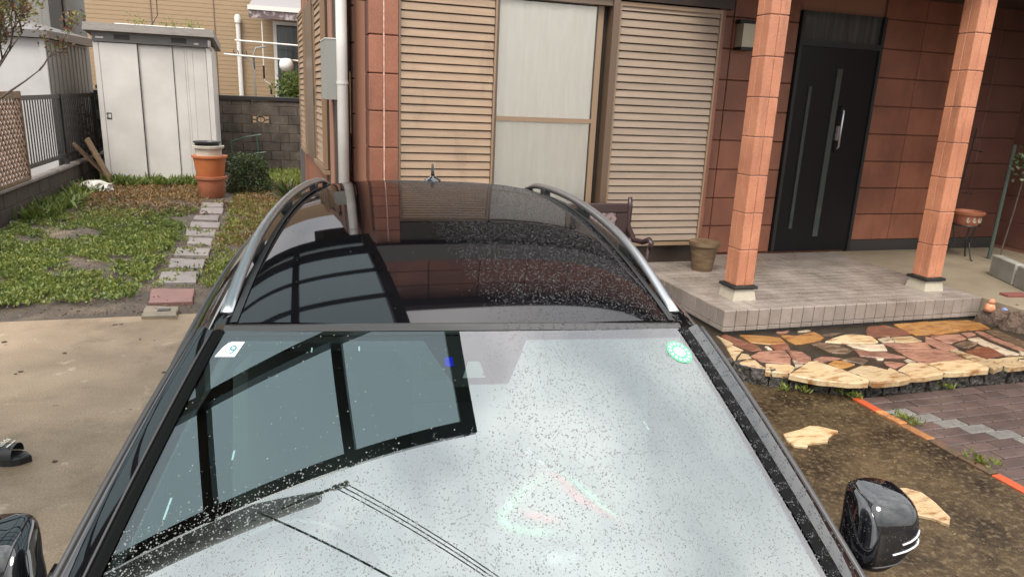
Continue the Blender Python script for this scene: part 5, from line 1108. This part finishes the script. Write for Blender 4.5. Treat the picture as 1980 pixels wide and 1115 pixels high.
# interior
MB().grid(lambda a, b: RF(1.9 * a - .95, b) - Vector((0, 0, .025)), 12, 24).build('headliner', 'liner', car, smooth=True)
dsh = MB().grid(lambda a, b: Vector(((2 * a - 1) * .72, -.86 + .62 * b, .93 + .03 * math.sin(b * 2.6) - (.20 * max(0, b - .85) / .15 if b > .85 else 0))), 12, 14).build('dashboard', 'interior', car, smooth=True)
def seat(x, y, w):
    s_ = MB().cbox(x - w / 2, x + w / 2, y - .25, y + .25, .50, .68, .04).build('seat', 'seat', car)
    MB().cbox(-w / 2, w / 2, -.06, .07, 0, .62, .05).xf(Matrix.Rotation(R(-16), 4, 'X')).build('backrest', 'seat', s_, loc=(x, y + .22, .62))
    return s_
for x in (-.36, .36):
    s_ = seat(x, .12, .50); MB().cbox(-.14, .14, -.05, .05, 0, .20, .04).xf(Matrix.Rotation(R(-12), 4, 'X')).build('headrest', 'seat', s_, loc=(x, .53, 1.235))
s_ = seat(0, 1.15, 1.2)
for x in (-.4, 0, .4): MB().cbox(-.12, .12, -.04, .04, 0, .14, .03).build('headrest', 'seat', s_, loc=(x, 1.52, 1.2))
wv = []; 
stw = MB().tube([(.185 * math.cos(t), .185 * math.sin(t), 0) for t in [k * math.pi / 12 for k in range(25)]], .016, 8, cap=False).box(-.17, .17, -.03, .03, -.012, .012).xf(Matrix.Rotation(R(62), 4, 'X')).build('steering_wheel', 'rubber', car, smooth=True, loc=(-.36, -.20, .90))
rm = MB().cbox(-.12, .12, -.015, .02, -.035, .035, .012).build('rear_view_mirror', 'rubber', car, loc=(.02, .02, 1.36)); MB().box(-.01, .01, -.03, .01, .03, .06).build('mirror_stem', 'rubber', rm)
def ribbon(pts, w, m):  # coloured glare laid on the glass as painted ribbons
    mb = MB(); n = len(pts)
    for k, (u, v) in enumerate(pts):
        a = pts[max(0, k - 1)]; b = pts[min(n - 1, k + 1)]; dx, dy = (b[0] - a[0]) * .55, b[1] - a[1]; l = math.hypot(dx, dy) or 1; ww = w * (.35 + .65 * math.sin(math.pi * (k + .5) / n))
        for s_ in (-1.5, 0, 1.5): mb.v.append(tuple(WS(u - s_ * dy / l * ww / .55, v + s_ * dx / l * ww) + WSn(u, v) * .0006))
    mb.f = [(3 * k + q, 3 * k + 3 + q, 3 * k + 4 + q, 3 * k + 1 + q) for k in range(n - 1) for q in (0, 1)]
    o = mb.build('painted_glare', m, ws); at = o.data.attributes.new('soft', 'FLOAT', 'POINT')
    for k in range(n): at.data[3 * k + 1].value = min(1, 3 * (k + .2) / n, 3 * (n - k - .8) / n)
def spline(pts, n=24):
    out = []
    for i in range(len(pts) - 1):
        p0, p1, p2, p3 = pts[max(0, i - 1)], pts[i], pts[i + 1], pts[min(len(pts) - 1, i + 2)]
        for k in range(n // (len(pts) - 1)):
            t = k / (n // (len(pts) - 1)); out.append(tuple(.5 * (2 * p1[q] + (p2[q] - p0[q]) * t + (2 * p0[q] - 5 * p1[q] + 4 * p2[q] - p3[q]) * t * t + (3 * p1[q] - p0[q] - 3 * p2[q] + p3[q]) * t ** 3) for q in (0, 1)))
    return out
ribbon(spline([(.22, .365), (.13, .40), (.055, .45), (.10, .475), (.20, .485), (.33, .50)]), .010, 'glare_g')
ribbon(spline([(.19, .36), (.25, .38), (.29, .42), (.37, .455), (.42, .49)]), .009, 'glare_p')
ribbon(spline([(.24, .36), (.31, .40), (.36, .44), (.43, .48)]), .007, 'glare_g')
ribbon(spline([(.10, .44), (.17, .455), (.24, .465)]), .008, 'glare_p')
ribbon(spline([(.13, .525), (.20, .53), (.27, .525)]), .014, 'glare_w')
ribbon(spline([(.18, .335), (.20, .345), (.21, .355)]), .004, 'glare_w')
ribbon(spline([(.155, .318), (.165, .322), (.175, .32)]), .007, 'glare_w')

# wing mirrors
def mirror(s):
    cx, cy, cz_ = s * (.962 if s > 0 else .915), -.165, 1.025; n1, n2 = 32, 20
    def sup(a, e): return math.copysign(abs(a) ** e, a)
    def P(th, ph, k=1.):
        c1, s1, c2, s2 = math.cos(th), math.sin(th), math.cos(ph), math.sin(ph)
        x = .070 * sup(c1, .45) * sup(c2, .38) * k; y = .085 * sup(s1, .7) * sup(c2, .45) * k; z = .088 * sup(s2, .55) * k
        y = min(y, .035) + .16 * z; q = max(0, -z / .088)
        x = x - .075 * q ** 1.2 * max(0, .3 + .7 * x / .07) - .012 * q      # the lower outer corner sweeps in to the arm
        z -= .10 * max(0, x) * 1.0 - .0
        return Vector((s * x, y, z))
    mo = MB().grid(lambda a, b: P(2 * math.pi * a, -math.pi / 2 + math.pi * b), n1, n2, flip=s < 0).build('wing_mirror', 'paint', car, smooth=True, loc=(cx, cy, cz_), rot=(0, 0, -s * R(8)))
    bv = BVHTree.FromPolygons([v.co for v in mo.data.vertices], [tuple(f.vertices) for f in mo.data.polygons])
    for x0, z0_, x1, z1_, m_ in ((.014, -.002, .060, .014, 'rimtrim'), (-.006, -.026, .062, -.008, 'rimtrim'), (-.045, -.062, .058, -.040, 'strip')):
        pts = []
        for k in range(15):
            q = k / 14; h = bv.ray_cast(Vector((s * (x0 + (x1 - x0) * q), -.3, z0_ + (z1_ - z0_) * q + .008 * q * q)), Vector((0, 1, 0)))[0]
            if h: pts.append(h + Vector((0, -.0012, 0)))
        if len(pts) > 3: MB().tube(pts, .0021, 6).build('chrome_slat', m_, mo, smooth=True)
    MB().tube([(-s * .05, .02, -.085), (-s * .13, .03, -.115)], [.03, .035], 10).build('mirror_arm', 'black_gloss', mo, smooth=True)
    MB().cbox(-.058, .058, .0355, .039, -.05, .075, .001).xf(Matrix.Rotation(R(-9), 4, 'X')).build('mirror_glass', 'chrome', mo)
    return mo
mirs = {s: mirror(s) for s in (-1, 1)}

# ------------------------------------------------------------------ rain drops on the glass and paint
cyw, syw = math.cos(YAW), math.sin(YAW)
def world_xy(p): return (.36675 + cyw * p.x - syw * p.y, 1.45351 + syw * p.x + cyw * p.y)
def drops(name, items, parent, m='water_d'):
    """items: (point, normal, radius); low flattened domes"""
    n = len(items); P = np.array([i[0][:] for i in items]); Nn = np.array([i[1][:] for i in items]); r = np.array([i[2] for i in items])[:, None]
    a = np.cross(Nn, np.array([.3, 1, .2])); a /= np.linalg.norm(a, axis=1, keepdims=True); b = np.cross(Nn, a); rings = []
    st_ = 1 + .18 * nrng.random((n, 1))
    for rad, h in ((1., -.05), (.82, .30)):
        for k in range(6):
            t = 2 * math.pi * k / 6; rings.append(P + (a * math.cos(t) + b * math.sin(t) * st_) * r * rad + Nn * r * h)
    rings.append(P + Nn * r * .48)
    V = np.stack(rings, 1).reshape(-1, 3); base = np.arange(n)[:, None] * 13; F = []
    for k in range(6):
        j = (k + 1) % 6; F.append(np.stack([k, j, 6 + j], 0)); F.append(np.stack([k, 6 + j, 6 + k], 0)); F.append(np.stack([6 + k, 6 + j, 12], 0))
    F = (np.array(F)[None] + base[:, :, None]).reshape(-1, 3)
    return stuff(np_mesh(name, V, F, m, parent, smooth=True))
def rsize(lo, hi): return lo + (hi - lo) * rng.random() ** 2.6
it = []
while len(it) < 24000:
    u, v = rng.uniform(-.99, .99), rng.uniform(.0, .62); p = WS(u, v); x, y = world_xy(p)
    wet = max(min(1, (x - .36) / .08), min(1, (1.25 - y + .16 * (x + .1) * 0 - .02) / .06) if y < 1.3 else 0)
    if v < .05: wet *= .8
    if rng.random() < max(wet, .025): it.append((p, WSn(u, v), rsize(.0005, .0019)))
drops('rain_drops', it, ws, 'water')
it = []
while len(it) < 42000:
    u, t = rng.uniform(-.98, .98), rng.random(); p = RF(u, t); x, y = world_xy(p)
    if rng.random() < max(min(1, (x - .42) / .12), .012): it.append((p, (RF(u + .01, t) - RF(u - .01, t)).cross(RF(u, t + .01) - RF(u, t - .01)).normalized(), rsize(.0007, .0021)))
drops('rain_drops', it, roof)
it = []
for fo_ in [o for o in car.children if o.name.startswith('front_pillar') or o.name.startswith('cant_rail') or o.name.startswith('header_trim') or o.name.startswith('pillar_seal')]:
    me = fo_.data
    for f in me.polygons:
        c = f.center; x, y = world_xy(c)
        if x < .45: continue
        for q in range(int(f.area * 26000 + rng.random())):
            w = [rng.random() for _ in f.vertices]; sw_ = sum(w); p = sum((me.vertices[i].co * (w[k] / sw_) for k, i in enumerate(f.vertices)), Vector())
            it.append((p, f.normal if f.normal.z > 0 else -f.normal, rsize(.0007, .0022)))
drops('rain_drops', it, car)
it = []
me = mirs[1].data
for f in me.polygons:
    if f.normal.z > -.1 and f.normal.y < .5:
        for q in range(int(f.area * 14000 + rng.random())):
            w = [rng.random() for _ in f.vertices]; sw_ = sum(w); p = sum((me.vertices[i].co * (w[k] / sw_) for k, i in enumerate(f.vertices)), Vector()); it.append((p, f.normal, rsize(.0006, .0017)))
drops('rain_drops', it, mirs[1])
